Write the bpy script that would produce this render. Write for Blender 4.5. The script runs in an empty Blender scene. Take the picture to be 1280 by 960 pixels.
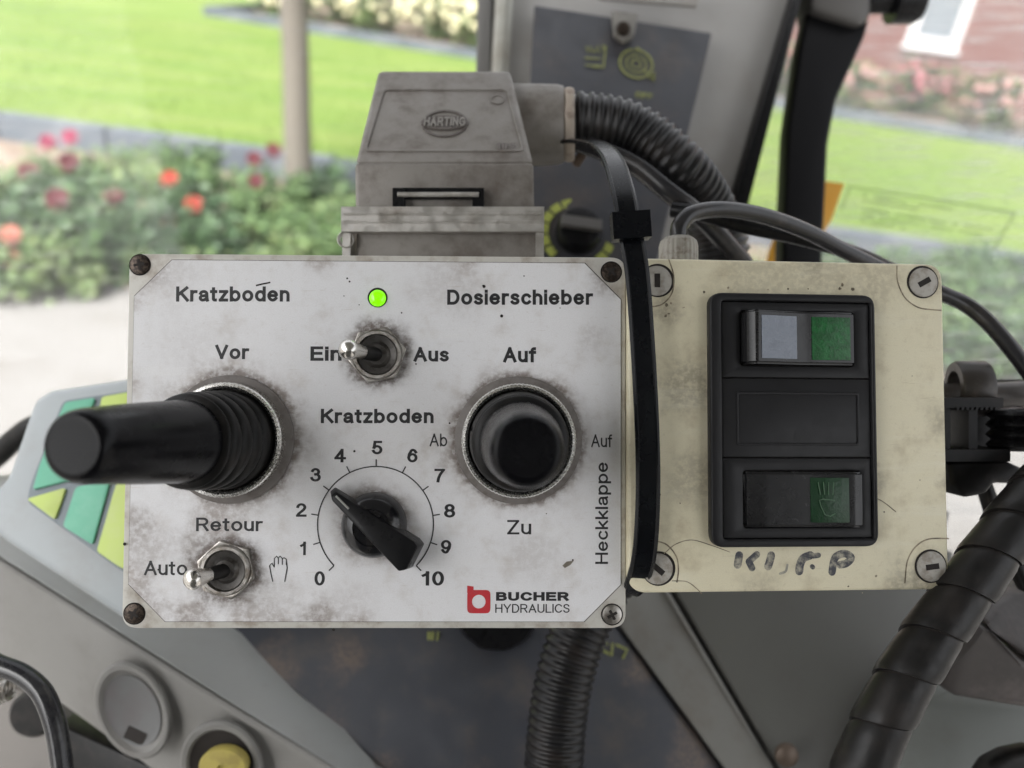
import bpy, bmesh, math, random
from mathutils import Matrix, Vector, noise
random.seed(7)
S = bpy.context.scene
COL = S.collection
R = math.radians
FPX = 960.0

# ---------------------------------------------------------------- camera
up = Vector((187, 1617, 960)).normalized()           # world up seen in camera axes
fw = Vector((0, 0, -1)); fw = (fw - fw.dot(up) * up).normalized()
rt = fw.cross(up)
MC = Matrix.Translation((0, 0, 2.0)) @ Matrix((rt, fw, up)).to_4x4()
cam = bpy.data.cameras.new('camera'); camo = bpy.data.objects.new('camera', cam); COL.objects.link(camo)
camo.matrix_world = MC
cam.sensor_width = 36; cam.lens = 27; cam.clip_start = 0.01; cam.clip_end = 400
cam.dof.use_dof = True; cam.dof.focus_distance = 0.259; cam.dof.aperture_fstop = 6.8
S.camera = camo

# ---------------------------------------------------------------- sky, sun, exposure
SUN_EL, SUN_AZ = 52, 205       # azimuth: compass-like, 0 = +Y, 90 = +X
w = bpy.data.worlds.new('World'); S.world = w; w.use_nodes = True
nt = w.node_tree; bg = nt.nodes['Background']
sky = nt.nodes.new('ShaderNodeTexSky'); sky.sky_type = 'NISHITA'; sky.sun_disc = False
sky.sun_elevation = R(SUN_EL); sky.sun_rotation = R(SUN_AZ); sky.dust_density = 6; sky.air_density = 1.0; sky.ozone_density = 1.0
hs = nt.nodes.new('ShaderNodeHueSaturation'); hs.inputs['Saturation'].default_value = 0.12
nt.links.new(sky.outputs[0], hs.inputs['Color']); nt.links.new(hs.outputs[0], bg.inputs['Color'])
bg.inputs['Strength'].default_value = 0.15
sl = bpy.data.lights.new('sun', 'SUN'); sl.energy = 2.2; sl.angle = R(18); sl.color = (1, 0.97, 0.92)
so = bpy.data.objects.new('sun', sl); COL.objects.link(so)
d = Vector((math.sin(R(SUN_AZ)) * math.cos(R(SUN_EL)), math.cos(R(SUN_AZ)) * math.cos(R(SUN_EL)), math.sin(R(SUN_EL))))
so.rotation_euler = d.to_track_quat('Z', 'Y').to_euler(); so.location = d * 20
S.view_settings.view_transform = 'Standard'; S.view_settings.look = 'None'
S.view_settings.exposure = 1.68; S.view_settings.gamma = 1
S.cycles.max_bounces = 8; S.cycles.transparent_max_bounces = 12

# ---------------------------------------------------------------- coordinates
def C(px, py, d):
    return MC @ Vector(((px - 640) / FPX * d, -(py - 480) / FPX * d, -d))
def G(px, py, z=0.0):
    o = MC.translation; v = C(px, py, 1) - o
    return o + v * ((z - o.z) / v.z)
def frame(rx, ry, rz, x, y, z):
    return MC @ Matrix.Translation((x, y, z)) @ Matrix.Rotation(rx, 4, 'X') @ Matrix.Rotation(ry, 4, 'Y') @ Matrix.Rotation(rz, 4, 'Z')
def at(px, py, d):                                   # frame parallel to the cab fascia at a point
    return Matrix.Translation(C(px, py, d)) @ MC.to_3x3().to_4x4()

# ---------------------------------------------------------------- materials
MATS = {}
def mat(name, base, rough=0.5, metal=0.0, dirt=None, scale=60, lo=0.45, hi=0.7, amt=0.8, bump=0.0, bscale=400,
        spots=None, var=0.0, coat=0.0, emis=0, spec=0.5, stretch=None, trans=0, rvar=0.0, grain=0.0, smear=None, f2s=1.0):
    if name in MATS: return MATS[name]
    m = bpy.data.materials.new(name); m.use_nodes = True; MATS[name] = m
    n = m.node_tree.nodes; l = m.node_tree.links; b = n['Principled BSDF']
    b.inputs['Roughness'].default_value = rough; b.inputs['Metallic'].default_value = metal
    b.inputs['Coat Weight'].default_value = coat; b.inputs['Specular IOR Level'].default_value = spec
    b.inputs['Transmission Weight'].default_value = trans
    col = n.new('ShaderNodeRGB'); col.outputs[0].default_value = (*base, 1); c = col.outputs[0]
    tc = n.new('ShaderNodeTexCoord'); co = tc.outputs['Object']
    if stretch:
        mp = n.new('ShaderNodeMapping'); mp.inputs['Scale'].default_value = stretch; l.new(co, mp.inputs[0]); cs = mp.outputs[0]
    else: cs = co
    def nz(sc, det=8, v=None):
        t = n.new('ShaderNodeTexNoise'); t.inputs['Scale'].default_value = sc; t.inputs['Detail'].default_value = det
        t.inputs['Roughness'].default_value = 0.65; l.new(v or cs, t.inputs['Vector']); return t.outputs[0]
    def ramp(v, a, z):
        r = n.new('ShaderNodeMapRange'); r.interpolation_type = 'SMOOTHSTEP'; l.new(v, r.inputs[0])
        r.inputs[1].default_value = a; r.inputs[2].default_value = z; return r.outputs[0]
    def mth(op, a, z):
        t = n.new('ShaderNodeMath'); t.operation = op
        for i, v in ((0, a), (1, z)):
            if isinstance(v, (int, float)): t.inputs[i].default_value = v
            else: l.new(v, t.inputs[i])
        return t.outputs[0]
    def mix(f, a, z):
        t = n.new('ShaderNodeMix'); t.data_type = 'RGBA'
        if isinstance(f, float): t.inputs[0].default_value = f
        else: l.new(f, t.inputs[0])
        l.new(a, t.inputs[6]) if not isinstance(a, tuple) else setattr(t.inputs[6], 'default_value', (*a, 1))
        l.new(z, t.inputs[7]) if not isinstance(z, tuple) else setattr(t.inputs[7], 'default_value', (*z, 1))
        return t.outputs[2]
    if var:
        c = mix(mth('MULTIPLY', ramp(nz(scale * 0.4), 0.3, 0.7), var), c, tuple(x * 0.55 for x in base))
    if dirt:
        f = mth('MULTIPLY', ramp(nz(scale), lo, hi), amt)
        f2 = mth('MULTIPLY', ramp(nz(scale * 7), 0.55, 0.75), amt * 0.35 * f2s)
        f = mth('MAXIMUM', f, f2)
        c = mix(f, c, dirt)
    if spots:
        acc = None
        nn = ramp(nz(420, 8), 0.36, 0.60)
        lobe = nz(75, 4)
        for (x, y, r0, r1, st, dc) in spots:
            vd = n.new('ShaderNodeVectorMath'); vd.operation = 'DISTANCE'
            sx = n.new('ShaderNodeVectorMath'); sx.operation = 'MULTIPLY'; sx.inputs[1].default_value = (1, 1, 0); l.new(co, sx.inputs[0])
            l.new(sx.outputs[0], vd.inputs[0]); vd.inputs[1].default_value = (x, y, 0)
            dd = mth('ADD', vd.outputs['Value'], mth('MULTIPLY', mth('SUBTRACT', lobe, 0.5), (r1 - r0) * 1.6))
            r = ramp(dd, r1, r0); r = mth('POWER', r, 1.6)
            f = mth('MULTIPLY', mth('MULTIPLY', r, mth('ADD', mth('MULTIPLY', nn, 0.6), 0.4)), st)
            c = mix(f, c, dc)
    if smear:
        mp2 = n.new('ShaderNodeMapping'); mp2.inputs['Rotation'].default_value = (0, 0, R(28)); mp2.inputs['Scale'].default_value = (14, 110, 40); l.new(co, mp2.inputs[0])
        sm_ = nz(1.0, 6, mp2.outputs[0]); c = mix(mth('MULTIPLY', ramp(sm_, 0.52, 0.72), 0.55), c, smear)
        mp3 = n.new('ShaderNodeMapping'); mp3.inputs['Rotation'].default_value = (0, 0, R(-50)); mp3.inputs['Scale'].default_value = (60, 900, 40); l.new(co, mp3.inputs[0])
        c = mix(mth('MULTIPLY', ramp(nz(1.0, 3, mp3.outputs[0]), 0.66, 0.74), 0.3), c, dirt)
    if grain:
        c = mix(mth('MULTIPLY', ramp(nz(2600, 3), 0.35, 0.65), grain), c, tuple(x * 0.45 for x in base))
    l.new(c, b.inputs['Base Color'])
    if rvar:
        l.new(mth('ADD', mth('MULTIPLY', ramp(nz(scale * 2.3), 0.35, 0.7), rvar), rough), b.inputs['Roughness'])
    if bump:
        bp = n.new('ShaderNodeBump'); bp.inputs['Strength'].default_value = bump; bp.inputs['Distance'].default_value = 0.5 / bscale
        l.new(nz(bscale, 4), bp.inputs['Height']); l.new(bp.outputs[0], b.inputs['Normal'])
    if emis:
        l.new(c, b.inputs['Emission Color']); b.inputs['Emission Strength'].default_value = emis
    return m

# ---------------------------------------------------------------- building blocks
def thing(name, label, cat, M=None, group=None, kind=None):
    o = bpy.data.objects.new(name, None); COL.objects.link(o); o.empty_display_size = 0.01
    if M is not None: o.matrix_world = M
    o['label'] = label
    if cat: o['category'] = cat
    if group: o['group'] = group
    if kind: o['kind'] = kind
    return o
class Th:
    def __init__(s, name, label, cat, M, group=None):
        s.M = M; s.I = M.inverted(); s.o = thing(name, label, cat, M, group)
    def p(s, px, py, d): return s.I @ C(px, py, d)
    def on(s, px, py, h=0.0):                        # where the sight line meets the plane z = h of this frame
        a = s.I @ MC.translation; b = s.I @ C(px, py, 1.0); v = b - a
        return a + v * ((h - a.z) / v.z)
def fin(name, bm, m, parent=None, smooth=True, bevel=0, seg=2, ang=35, label=None, kind=None):
    if bevel:
        es = [e for e in bm.edges if len(e.link_faces) == 2 and e.calc_face_angle(0) > R(28)]
        bmesh.ops.bevel(bm, geom=es, offset=bevel, segments=seg, profile=0.5, affect='EDGES', clamp_overlap=True)
    me = bpy.data.meshes.new(name); bm.normal_update(); bm.to_mesh(me); bm.free()
    return link(name, me, m, parent, smooth, ang, label, kind)
def link(name, me, m, parent=None, smooth=True, ang=35, label=None, kind=None):
    if smooth and len(me.polygons):
        me.shade_smooth(); me.set_sharp_from_angle(angle=R(ang))
    if m is not None:
        me.materials.clear(); me.materials.append(m)
    o = bpy.data.objects.new(name, me); COL.objects.link(o)
    if parent: o.parent = parent
    if label: o['label'] = label
    if kind: o['kind'] = kind
    return o
def bmn(): return bmesh.new()
def box(bm, x0, x1, y0, y1, z0, z1, M=None):
    v = [bm.verts.new((x, y, z)) for z in (z0, z1) for y in (y0, y1) for x in (x0, x1)]
    for f in ((0, 2, 3, 1), (4, 5, 7, 6), (0, 1, 5, 4), (2, 6, 7, 3), (0, 4, 6, 2), (1, 3, 7, 5)):
        bm.faces.new([v[i] for i in f])
    if M is not None:
        for q in v: q.co = M @ q.co
    return bm
def rounded(pts, r, n=6):
    out = []; N = len(pts)
    rr = r if isinstance(r, (list, tuple)) else [r] * N
    for i in range(N):
        p = Vector(pts[i][:2]); a = Vector(pts[i - 1][:2]); b = Vector(pts[(i + 1) % N][:2])
        if rr[i] <= 0: out.append(p); continue
        u = (a - p).normalized(); v = (b - p).normalized(); k = rr[i]
        p0 = p + u * k; p1 = p + v * k
        for j in range(n + 1):
            t = j / n; out.append((1 - t) ** 2 * p0 + 2 * t * (1 - t) * p + t * t * p1)
    return out
def prism(bm, pts, z0, z1, inset=0):
    a = [bm.verts.new((p[0], p[1], z0)) for p in pts]; b = [bm.verts.new((p[0], p[1], z1)) for p in pts]
    N = len(pts)
    for i in range(N): bm.faces.new((a[i], a[(i + 1) % N], b[(i + 1) % N], b[i]))
    bm.faces.new(b); bm.faces.new(a[::-1])
    bmesh.ops.recalc_face_normals(bm, faces=bm.faces)
    return bm
def ringplate(bm, outer, inner, z0, z1):
    """plate with a hole; outer and inner have the same number of points"""
    N = len(outer)
    L = [[bm.verts.new((p[0], p[1], z)) for p in P] for P in (outer, inner) for z in (z0, z1)]
    o0, o1, i0, i1 = L
    for k in range(N):
        j = (k + 1) % N
        bm.faces.new((o0[k], o0[j], o1[j], o1[k])); bm.faces.new((i0[k], i1[k], i1[j], i0[j]))
        bm.faces.new((o1[k], o1[j], i1[j], i1[k])); bm.faces.new((o0[k], i0[k], i0[j], o0[j]))
    bmesh.ops.recalc_face_normals(bm, faces=bm.faces)
    return bm
def lathe(bm, prof, n=48, M=None, wob=None):
    rings = []
    for (r, z) in prof:
        if r <= 1e-7: rings.append([bm.verts.new((0, 0, z))])
        else: rings.append([bm.verts.new((r * math.cos(2 * math.pi * i / n) * (1 + (wob(i) if wob else 0)), r * math.sin(2 * math.pi * i / n) * (1 + (wob(i) if wob else 0)), z)) for i in range(n)])
    for a, b in zip(rings, rings[1:]):
        for i in range(n):
            j = (i + 1) % n
            q = [a[i % len(a)], a[j % len(a)], b[j % len(b)], b[i % len(b)]]
            q2 = []
            for v in q:
                if v not in q2: q2.append(v)
            if len(q2) > 2: bm.faces.new(q2)
    if M is not None:
        for rg in rings:
            for v in rg: v.co = M @ v.co
    bmesh.ops.recalc_face_normals(bm, faces=bm.faces)
    return bm
def spline(pts, n=12):
    pts = [Vector(p) for p in pts]; out = []
    P = [pts[0] * 2 - pts[1]] + pts + [pts[-1] * 2 - pts[-2]]
    for i in range(1, len(P) - 2):
        p0, p1, p2, p3 = P[i - 1:i + 3]
        for k in range(n):
            t = k / n
            out.append(0.5 * ((2 * p1) + (p2 - p0) * t + (2 * p0 - 5 * p1 + 4 * p2 - p3) * t * t + (3 * p1 - p0 - 3 * p2 + p3) * t ** 3))
    out.append(pts[-1]); return out
def resample(pts, step):
    out = [pts[0].copy()]; acc = 0
    for a, b in zip(pts, pts[1:]):
        L = (b - a).length; t = step - acc
        while t <= L and L > 0:
            out.append(a.lerp(b, t / L)); t += step
        acc = (acc + L) % step if L > 0 else acc
    return out
def frames(pts):
    T = [(pts[min(i + 1, len(pts) - 1)] - pts[max(i - 1, 0)]).normalized() for i in range(len(pts))]
    nrm = T[0].orthogonal().normalized(); N = []
    for t in T:
        nrm = (nrm - nrm.dot(t) * t).normalized(); N.append(nrm.copy())
    return T, N
def tube(bm, pts, r, n=20, cap=True, flat=1.0):
    T, N = frames(pts); rings = []
    for i, p in enumerate(pts):
        rr = r(i) if callable(r) else r; B = T[i].cross(N[i])
        rings.append([bm.verts.new(p + (N[i] * math.cos(2 * math.pi * k / n) + B * math.sin(2 * math.pi * k / n) * flat) * rr) for k in range(n)])
    for a, b in zip(rings, rings[1:]):
        for k in range(n): bm.faces.new((a[k], a[(k + 1) % n], b[(k + 1) % n], b[k]))
    if cap: bm.faces.new(rings[0][::-1]); bm.faces.new(rings[-1])
    bmesh.ops.recalc_face_normals(bm, faces=bm.faces)
    return bm
def hexa(bm, front, back):
    """closed solid between two polygons of 3-D points"""
    a = [bm.verts.new(p) for p in front]; b = [bm.verts.new(p) for p in back]; N = len(a)
    bm.faces.new(a); bm.faces.new(b[::-1])
    for i in range(N): bm.faces.new((a[i], b[i], b[(i + 1) % N], a[(i + 1) % N]))
    bmesh.ops.recalc_face_normals(bm, faces=bm.faces)
    return bm
def ribbon(bm, pts, w, z, th=0.00008, close=False):
    P = [Vector(p[:2]) for p in pts]; n = len(P); Lf, Rt = [], []
    for i in range(n):
        if close: t = P[(i + 1) % n] - P[i - 1]
        else: t = P[min(i + 1, n - 1)] - P[max(i - 1, 0)]
        t.normalize(); q = Vector((-t.y, t.x)) * w / 2
        Lf.append(P[i] + q); Rt.append(P[i] - q)
    if close:
        return ringplate(bm, Lf, Rt, z, z + th)
    return prism(bm, Lf + Rt[::-1], z, z + th)
def disc(bm, x, y, r, z0, z1, n=24):
    return prism(bm, [(x + r * math.cos(2 * math.pi * i / n), y + r * math.sin(2 * math.pi * i / n)) for i in range(n)], z0, z1)
# ---------------------------------------------------------------- plain sans-serif lettering drawn stroke by stroke
def _arc(cx, cy, rx, ry, a0, a1, n=14):
    return [(cx + rx * math.cos(R(a0 + (a1 - a0) * i / n)), cy + ry * math.sin(R(a0 + (a1 - a0) * i / n))) for i in range(n + 1)]
def _o(cx, cy, rx, ry): return ('O', _arc(cx, cy, rx, ry, 0, 360, 28)[:-1])
X = .70
_bowl = lambda cx=.24: _o(cx, X / 2, .24, X / 2)
GL = {   # centre lines: width, strokes
 'K': (.58, [[(0, 0), (0, 1)], [(.56, 1), (.02, .42)], [(.20, .60), (.60, 0)]]),
 'r': (.24, [[(0, 0), (0, X)], [(0, X * .55)] + _arc(.22, X * .62, .22, X * .38, 170, 80, 8)]),
 'a': (.44, [[(.02, X * .78)] + _arc(.21, X * .74, .19, X * .26, 150, 0, 10) + [(.40, X * .2), (.44, 0)], [(.40, X * .56), (.18, X * .50)] + _arc(.15, X * .25, .15, X * .25, 90, 270, 12) + [(.27, X * .04), (.40, X * .24)]]),
 't': (.22, [[(.08, .93), (.08, .14)] + _arc(.18, .12, .10, .12, 180, 280, 6), [(-.04, X), (.22, X)]]),
 'z': (.38, [[(0, X), (.38, X)], [(.37, X - .02), (.01, .02)], [(0, 0), (.38, 0)]]),
 'b': (.48, [[(0, 0), (0, 1)], _bowl()]), 'd': (.48, [[(.48, 0), (.48, 1)], _bowl()]), 'p': (.48, [[(0, -.28), (0, X)], _bowl()]),
 'o': (.50, [_o(.25, X / 2, .25, X / 2)]),
 'e': (.48, [[(.0, X * .53), (.47, X * .53)] + _arc(.24, X / 2, .24, X / 2, 6, 325, 26)]),
 'c': (.43, [_arc(.24, X / 2, .24, X / 2, 42, 318, 24)]),
 'n': (.42, [[(0, 0), (0, X)], [(0, X * .5)] + _arc(.21, X * .62, .21, X * .38, 175, 0, 12) + [(.42, 0)]]),
 'h': (.42, [[(0, 0), (0, 1)], [(0, X * .5)] + _arc(.21, X * .62, .21, X * .38, 175, 0, 12) + [(.42, 0)]]),
 'u': (.42, [[(.42, 0), (.42, X)], [(0, X)] + _arc(.21, X * .38, .21, X * .38, 180, 355, 12) + [(.42, X * .5)]]),
 's': (.38, [_arc(.19, X * .76, .18, X * .24, 25, 200, 12) + [(.12, X * .56), (.28, X * .47)] + _arc(.19, X * .25, .19, X * .25, 50, -155, 14)]),
 'i': (0, [[(0, 0), (0, X)], [(0, .985), (0, .99)]]), 'l': (0, [[(0, 0), (0, 1)]]),
 'k': (.40, [[(0, 0), (0, 1)], [(.38, X), (.02, X * .38)], [(.15, X * .56), (.42, 0)]]),
 'f': (.22, [[(.08, 0), (.08, .84)] + _arc(.20, .86, .12, .14, 180, 80, 6), [(-.04, X), (.23, X)]]),
 'V': (.62, [[(0, 1), (.31, .02)], [(.62, 1), (.31, .02)]]), 'A': (.64, [[(0, 0), (.32, 1)], [(.64, 0), (.32, 1)], [(.13, .34), (.51, .34)]]),
 'D': (.58, [[(0, 0), (0, 1)], [(0, 1), (.26, 1)] + _arc(.26, .5, .32, .5, 90, -90, 18) + [(0, 0)]]),
 'E': (.50, [[(0, 0), (0, 1)], [(0, 1), (.50, 1)], [(0, .52), (.46, .52)], [(0, 0), (.52, 0)]]),
 'F': (.48, [[(0, 0), (0, 1)], [(0, 1), (.48, 1)], [(0, .52), (.42, .52)]]),
 'R': (.58, [[(0, 0), (0, 1)], [(0, 1), (.34, 1)] + _arc(.34, .74, .22, .26, 90, -90, 14) + [(0, .48)], [(.34, .47), (.58, 0)]]),
 'B': (.54, [[(0, 0), (0, 1)], [(0, 1), (.32, 1)] + _arc(.32, .77, .19, .23, 90, -90, 12) + [(0, .54)], [(.3, .53)] + _arc(.33, .265, .22, .265, 90, -90, 12) + [(0, 0)]]),
 'U': (.56, [[(0, 1), (0, .32)] + _arc(.28, .30, .28, .30, 180, 360, 16) + [(.56, 1)]]),
 'C': (.60, [_arc(.33, .5, .33, .5, 40, 320, 26)]), 'H': (.58, [[(0, 0), (0, 1)], [(.58, 0), (.58, 1)], [(0, .52), (.58, .52)]]),
 'Y': (.60, [[(0, 1), (.30, .42)], [(.60, 1), (.30, .42)], [(.30, .42), (.30, 0)]]), 'L': (.44, [[(0, 1), (0, 0)], [(0, 0), (.46, 0)]]),
 'I': (0, [[(0, 0), (0, 1)]]), 'T': (.56, [[(.28, 0), (.28, 1)], [(0, 1), (.56, 1)]]), 'N': (.56, [[(0, 0), (0, 1)], [(.56, 0), (.56, 1)], [(0, .98), (.56, .02)]]),
 'G': (.62, [_arc(.33, .5, .33, .5, 40, 340, 26) + [(.64, .46)], [(.38, .48), (.64, .48)]]), 'O': (.64, [_o(.32, .5, .32, .5)]),
 'S': (.50, [_arc(.25, .76, .23, .24, 15, 205, 12) + [(.18, .55), (.36, .47)] + _arc(.25, .26, .25, .26, 50, -165, 14)]),
 'Z': (.54, [[(0, 1), (.52, 1)], [(.52, .98), (.01, .02)], [(0, 0), (.54, 0)]]),
 '0': (.42, [_o(.21, .5, .21, .5)]), '1': (.24, [[(.20, 0), (.20, 1)], [(.20, .95), (.12, .82), (0, .74)]]),
 '2': (.42, [_arc(.21, .74, .20, .26, 170, -20, 14) + [(.34, .52), (.06, .16), (.01, .02)], [(0, 0), (.43, 0)]]),
 '3': (.42, [_arc(.20, .765, .18, .235, 160, -85, 14), _arc(.20, .275, .22, .275, 88, -165, 16)]),
 '4': (.46, [[(.34, 0), (.34, 1)], [(.33, .97), (0, .30)], [(0, .27), (.48, .27)]]),
 '5': (.42, [[(.40, 1), (.08, 1)], [(.08, 1), (.03, .50)], [(.03, .50)] + _arc(.20, .31, .22, .31, 130, -160, 18)]),
 '6': (.43, [_o(.215, .31, .21, .31), [(.41, .80)] + _arc(.24, .72, .16, .28, 40, 120, 8) + [(.03, .62), (.0, .36)]]),
 '7': (.42, [[(0, 1), (.42, 1)], [(.42, .99), (.24, .60), (.15, .28), (.12, 0)]]),
 '8': (.42, [_o(.21, .76, .18, .24), _o(.21, .265, .21, .265)]),
 '9': (.43, [_o(.215, .69, .21, .31), [(.02, .20)] + _arc(.19, .28, .16, .28, 220, 300, 8) + [(.40, .38), (.43, .64)]]),
}
def text_mesh(s, width, height, wt=.15, gap=.10):
    """wt = stroke weight as a fraction of the cap height"""
    b = bmn(); x = 0; n = 0; parts = []
    for ch in s:
        gw, st = GL[ch]
        for q in st:
            closed = isinstance(q, tuple); pts = q[1] if closed else q
            parts.append((closed, [(x + wt / 2 + px_, wt / 2 + py_ * (1 - wt)) for px_, py_ in pts]))
        x += gw + wt + gap
    tot = x - gap; kx = width / tot; ky = height
    for k, (closed, P) in enumerate(parts):
        P = [Vector(p) for p in P]
        if not closed:
            e0 = (P[0] - P[1]).normalized(); e1 = (P[-1] - P[-2]).normalized()
            P[0] = P[0] + e0 * wt / 2; P[-1] = P[-1] + e1 * wt / 2
        before = len(b.verts); n_ = len(P); Lf, Rt = [], []
        for i in range(n_):
            if closed: t = P[(i + 1) % n_] - P[i - 1]
            else: t = P[min(i + 1, n_ - 1)] - P[max(i - 1, 0)]
            t.normalize(); q = Vector((-t.y, t.x)) * wt / 2; Lf.append(P[i] + q); Rt.append(P[i] - q)
        z = (k % 4) * 9e-6
        vl = [b.verts.new((p.x * kx, p.y * ky, z)) for p in Lf]; vr = [b.verts.new((p.x * kx, p.y * ky, z)) for p in Rt]
        for i in range(n_ if closed else n_ - 1):
            j = (i + 1) % n_; b.faces.new((vr[i], vr[j], vl[j], vl[i]))
    me = bpy.data.meshes.new('lettering'); b.to_mesh(me); b.free(); return me
def letter(T, s, x0, x1, yb, yt, h, m, parent, wt=.15, vert=False, name='lettering'):
    if not vert:
        a = T.on(x0, yb, h); b = T.on(x1, yb, h); c = T.on(x0, yt, h)
        me = text_mesh(s, (b - a).length, (c - a).length, wt)
        ang = math.atan2(b.y - a.y, b.x - a.x)
    else:                       # runs upward, baseline on the right at x1
        a = T.on(x1, yb, h); b = T.on(x1, yt, h); c = T.on(x0, yb, h)
        me = text_mesh(s, (b - a).length, (c - a).length, wt); ang = math.atan2(b.y - a.y, b.x - a.x)
    M = Matrix.Translation((a.x, a.y, h)) @ Matrix.Rotation(ang, 4, 'Z')
    me.transform(M)
    return link(name, me, m, parent, smooth=False)
BROWN = (0.10, 0.065, 0.045); GREY = (0.16, 0.15, 0.14)

# =================================================================== OUTDOOR SETTING
def ground_poly(name, pts, z, m, kind='structure', th=0.25, parent=None, label=None):
    bm = bmn(); prism(bm, [(p[0], p[1]) for p in pts], z - th, z)
    o = fin(name, bm, m, parent, smooth=False)
    if kind: o['kind'] = kind
    if label: o['label'] = label
    return o
m_path = mat('pale_concrete', (0.165, 0.16, 0.153), 0.9, dirt=(0.10, 0.09, 0.078), scale=2.2, lo=0.45, hi=0.75, amt=0.6, bump=0.5, bscale=60)
m_soil = mat('soil', (0.16, 0.12, 0.09), 0.95, dirt=(0.3, 0.25, 0.2), scale=6, bump=0.8, bscale=25)
m_lawn = mat('lawn_green', (0.085, 0.145, 0.016), 0.9, dirt=(0.145, 0.185, 0.04), scale=1.1, lo=0.35, hi=0.7, amt=0.8, bump=0.5, bscale=40, stretch=(0.35, 1.6, 1))
m_kerb = mat('kerb_concrete', (0.075, 0.088, 0.105), 0.85, dirt=(0.13, 0.14, 0.155), scale=3, bump=0.4, bscale=50)
k0 = G(0, 172); k1 = G(640, 262); kd = (k1 - k0); kd.z = 0; kd.normalize()           # near kerb line (lawn's front edge)
kn = Vector((-kd.y, kd.x, 0))                                                         # away from the camera
def K(s, t): p = k0 + kd * s + kn * t; return (p.x, p.y)
f0 = G(262, 24); f1 = G(590, 78); fd = (f1 - f0); fd.z = 0; fd.normalize(); fn = Vector((-fd.y, fd.x, 0))
def F(s, t): p = f0 + fd * s + fn * t; return (p.x, p.y)
ground_poly('ground', [(-150, -60), (150, -60), (150, 220), (-150, 220)], -0.02, m_soil, th=0.3)
bedfront = (G(60, 345) - k0).dot(kn)                                                  # how far in front of the kerb the bed begins
ground_poly('path', [K(-60, -30), K(60, -30), K(60, bedfront), K(-60, bedfront)], 0.0, m_path, th=0.02)
ground_poly('lawn', [K(-60, 0.14), K(60, 0.14), K(60, 70), K(-60, 70)], 0.05, m_lawn, th=0.06)
bm = bmn(); s = -12.0                                                                 # near kerb: stones 1 m long with open joints
kerb = thing('kerb', 'grey concrete edging between the flower bed and the lawn', None, Matrix.Identity(4), kind='structure')
def stone_mesh(Lx, Wd, H):
    b = bmn(); box(b, 0, Lx, 0, Wd, -0.1, H); me = bpy.data.meshes.new('kerb_stone')
    bmesh.ops.bevel(b, geom=list(b.edges), offset=0.012, segments=2, affect='EDGES'); b.to_mesh(me); b.free(); me.materials.append(m_kerb); return me
bm.free()
sm = stone_mesh(0.985, 0.14, 0.20)
def row(base, dirn, nrm, a, b, parent):
    s = a
    while s < b:
        o = bpy.data.objects.new('kerb_stone', sm); COL.objects.link(o); o.parent = parent
        p = base + dirn * s; o.matrix_local = Matrix.Translation((p.x, p.y, random.uniform(-.006, .006))) @ Matrix.Rotation(math.atan2(dirn.y, dirn.x) + random.uniform(-.004, .004), 4, 'Z')
        s += 1.0
row(k0, kd, kn, -9, 14, kerb)
kerb2 = thing('kerb', 'grey concrete edging between the lawn and the shrub border by the house', None, Matrix.Identity(4), kind='structure')
row(f0, fd, fn, 0, 26, kerb2)
row(f0, fn, -fd, 0, 8, kerb2)
ground_poly('border_soil', [F(0.1, 0.14), F(30, 0.14), F(30, 8), F(0.1, 8)], 0.08, m_soil, th=0.1)

# grass blades along the near part of the lawn
vs, fs = [], []
for i in range(42000):
    s_ = random.uniform(-7, 12); t_ = 0.15 + 7.5 * random.random() ** 1.5
    x, y = K(s_, t_); h = random.uniform(.03, .06); a = random.random() * 6.28; q = .005
    lx, ly = random.uniform(-.02, .02), random.uniform(-.02, .02); k = len(vs)
    vs += [(x - q * math.cos(a), y - q * math.sin(a), .045), (x + q * math.cos(a), y + q * math.sin(a), .045), (x + lx, y + ly, .045 + h)]; fs.append((k, k + 1, k + 2))
me = bpy.data.meshes.new('grass'); me.from_pydata(vs, [], fs)
gr = link('grass', me, mat('grass_blade', (0.085, 0.145, 0.018), 0.7, dirt=(0.14, 0.185, 0.04), scale=1.5), None, smooth=False, kind='stuff')
gr['label'] = 'short bright green mown grass covering the lawn'; gr['category'] = 'grass'

# leafy plants ---------------------------------------------------------
def leaf_mesh(name, n, rad, hgt, size, seed, m, shape=1.0):
    rnd = random.Random(seed); vs, fs = [], []
    clumps = [(rnd.gauss(0, rad * .45), rnd.gauss(0, rad * .45), rnd.uniform(.35, 1) * hgt, rnd.uniform(.25, .5) * rad) for _ in range(14)]
    for i in range(n):
        c = rnd.choice(clumps); u = Vector((rnd.gauss(0, 1), rnd.gauss(0, 1), rnd.gauss(0, 1))).normalized() * c[3] * rnd.random() ** .4
        p = Vector((c[0], c[1], c[2] * .8)) + u
        if rnd.random() < .25: p.z = rnd.uniform(.02, hgt * .5)
        p.z = max(.03, p.z)
        sz = size * rnd.uniform(.6, 1.3)
        ax = Vector((rnd.gauss(0, 1), rnd.gauss(0, 1), rnd.gauss(-.1, .5))).normalized()
        sd = ax.cross(Vector((rnd.gauss(0, .4), rnd.gauss(0, .4), 1))).normalized()
        up_ = sd.cross(ax); k = len(vs)
        vs += [p, p + ax * sz * .5 + sd * sz * .3 + up_ * sz * .08, p + ax * sz, p + ax * sz * .5 - sd * sz * .3 + up_ * sz * .08]
        fs += [(k, k + 1, k + 2), (k, k + 2, k + 3)]
    me = bpy.data.meshes.new(name); me.from_pydata([tuple(v) for v in vs], [], fs); me.materials.append(m); return me
def leafmat(name, c, c2, sc=9):
    return mat(name, c, 0.55, dirt=c2, scale=sc, lo=0.4, hi=0.62, amt=0.9)
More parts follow.
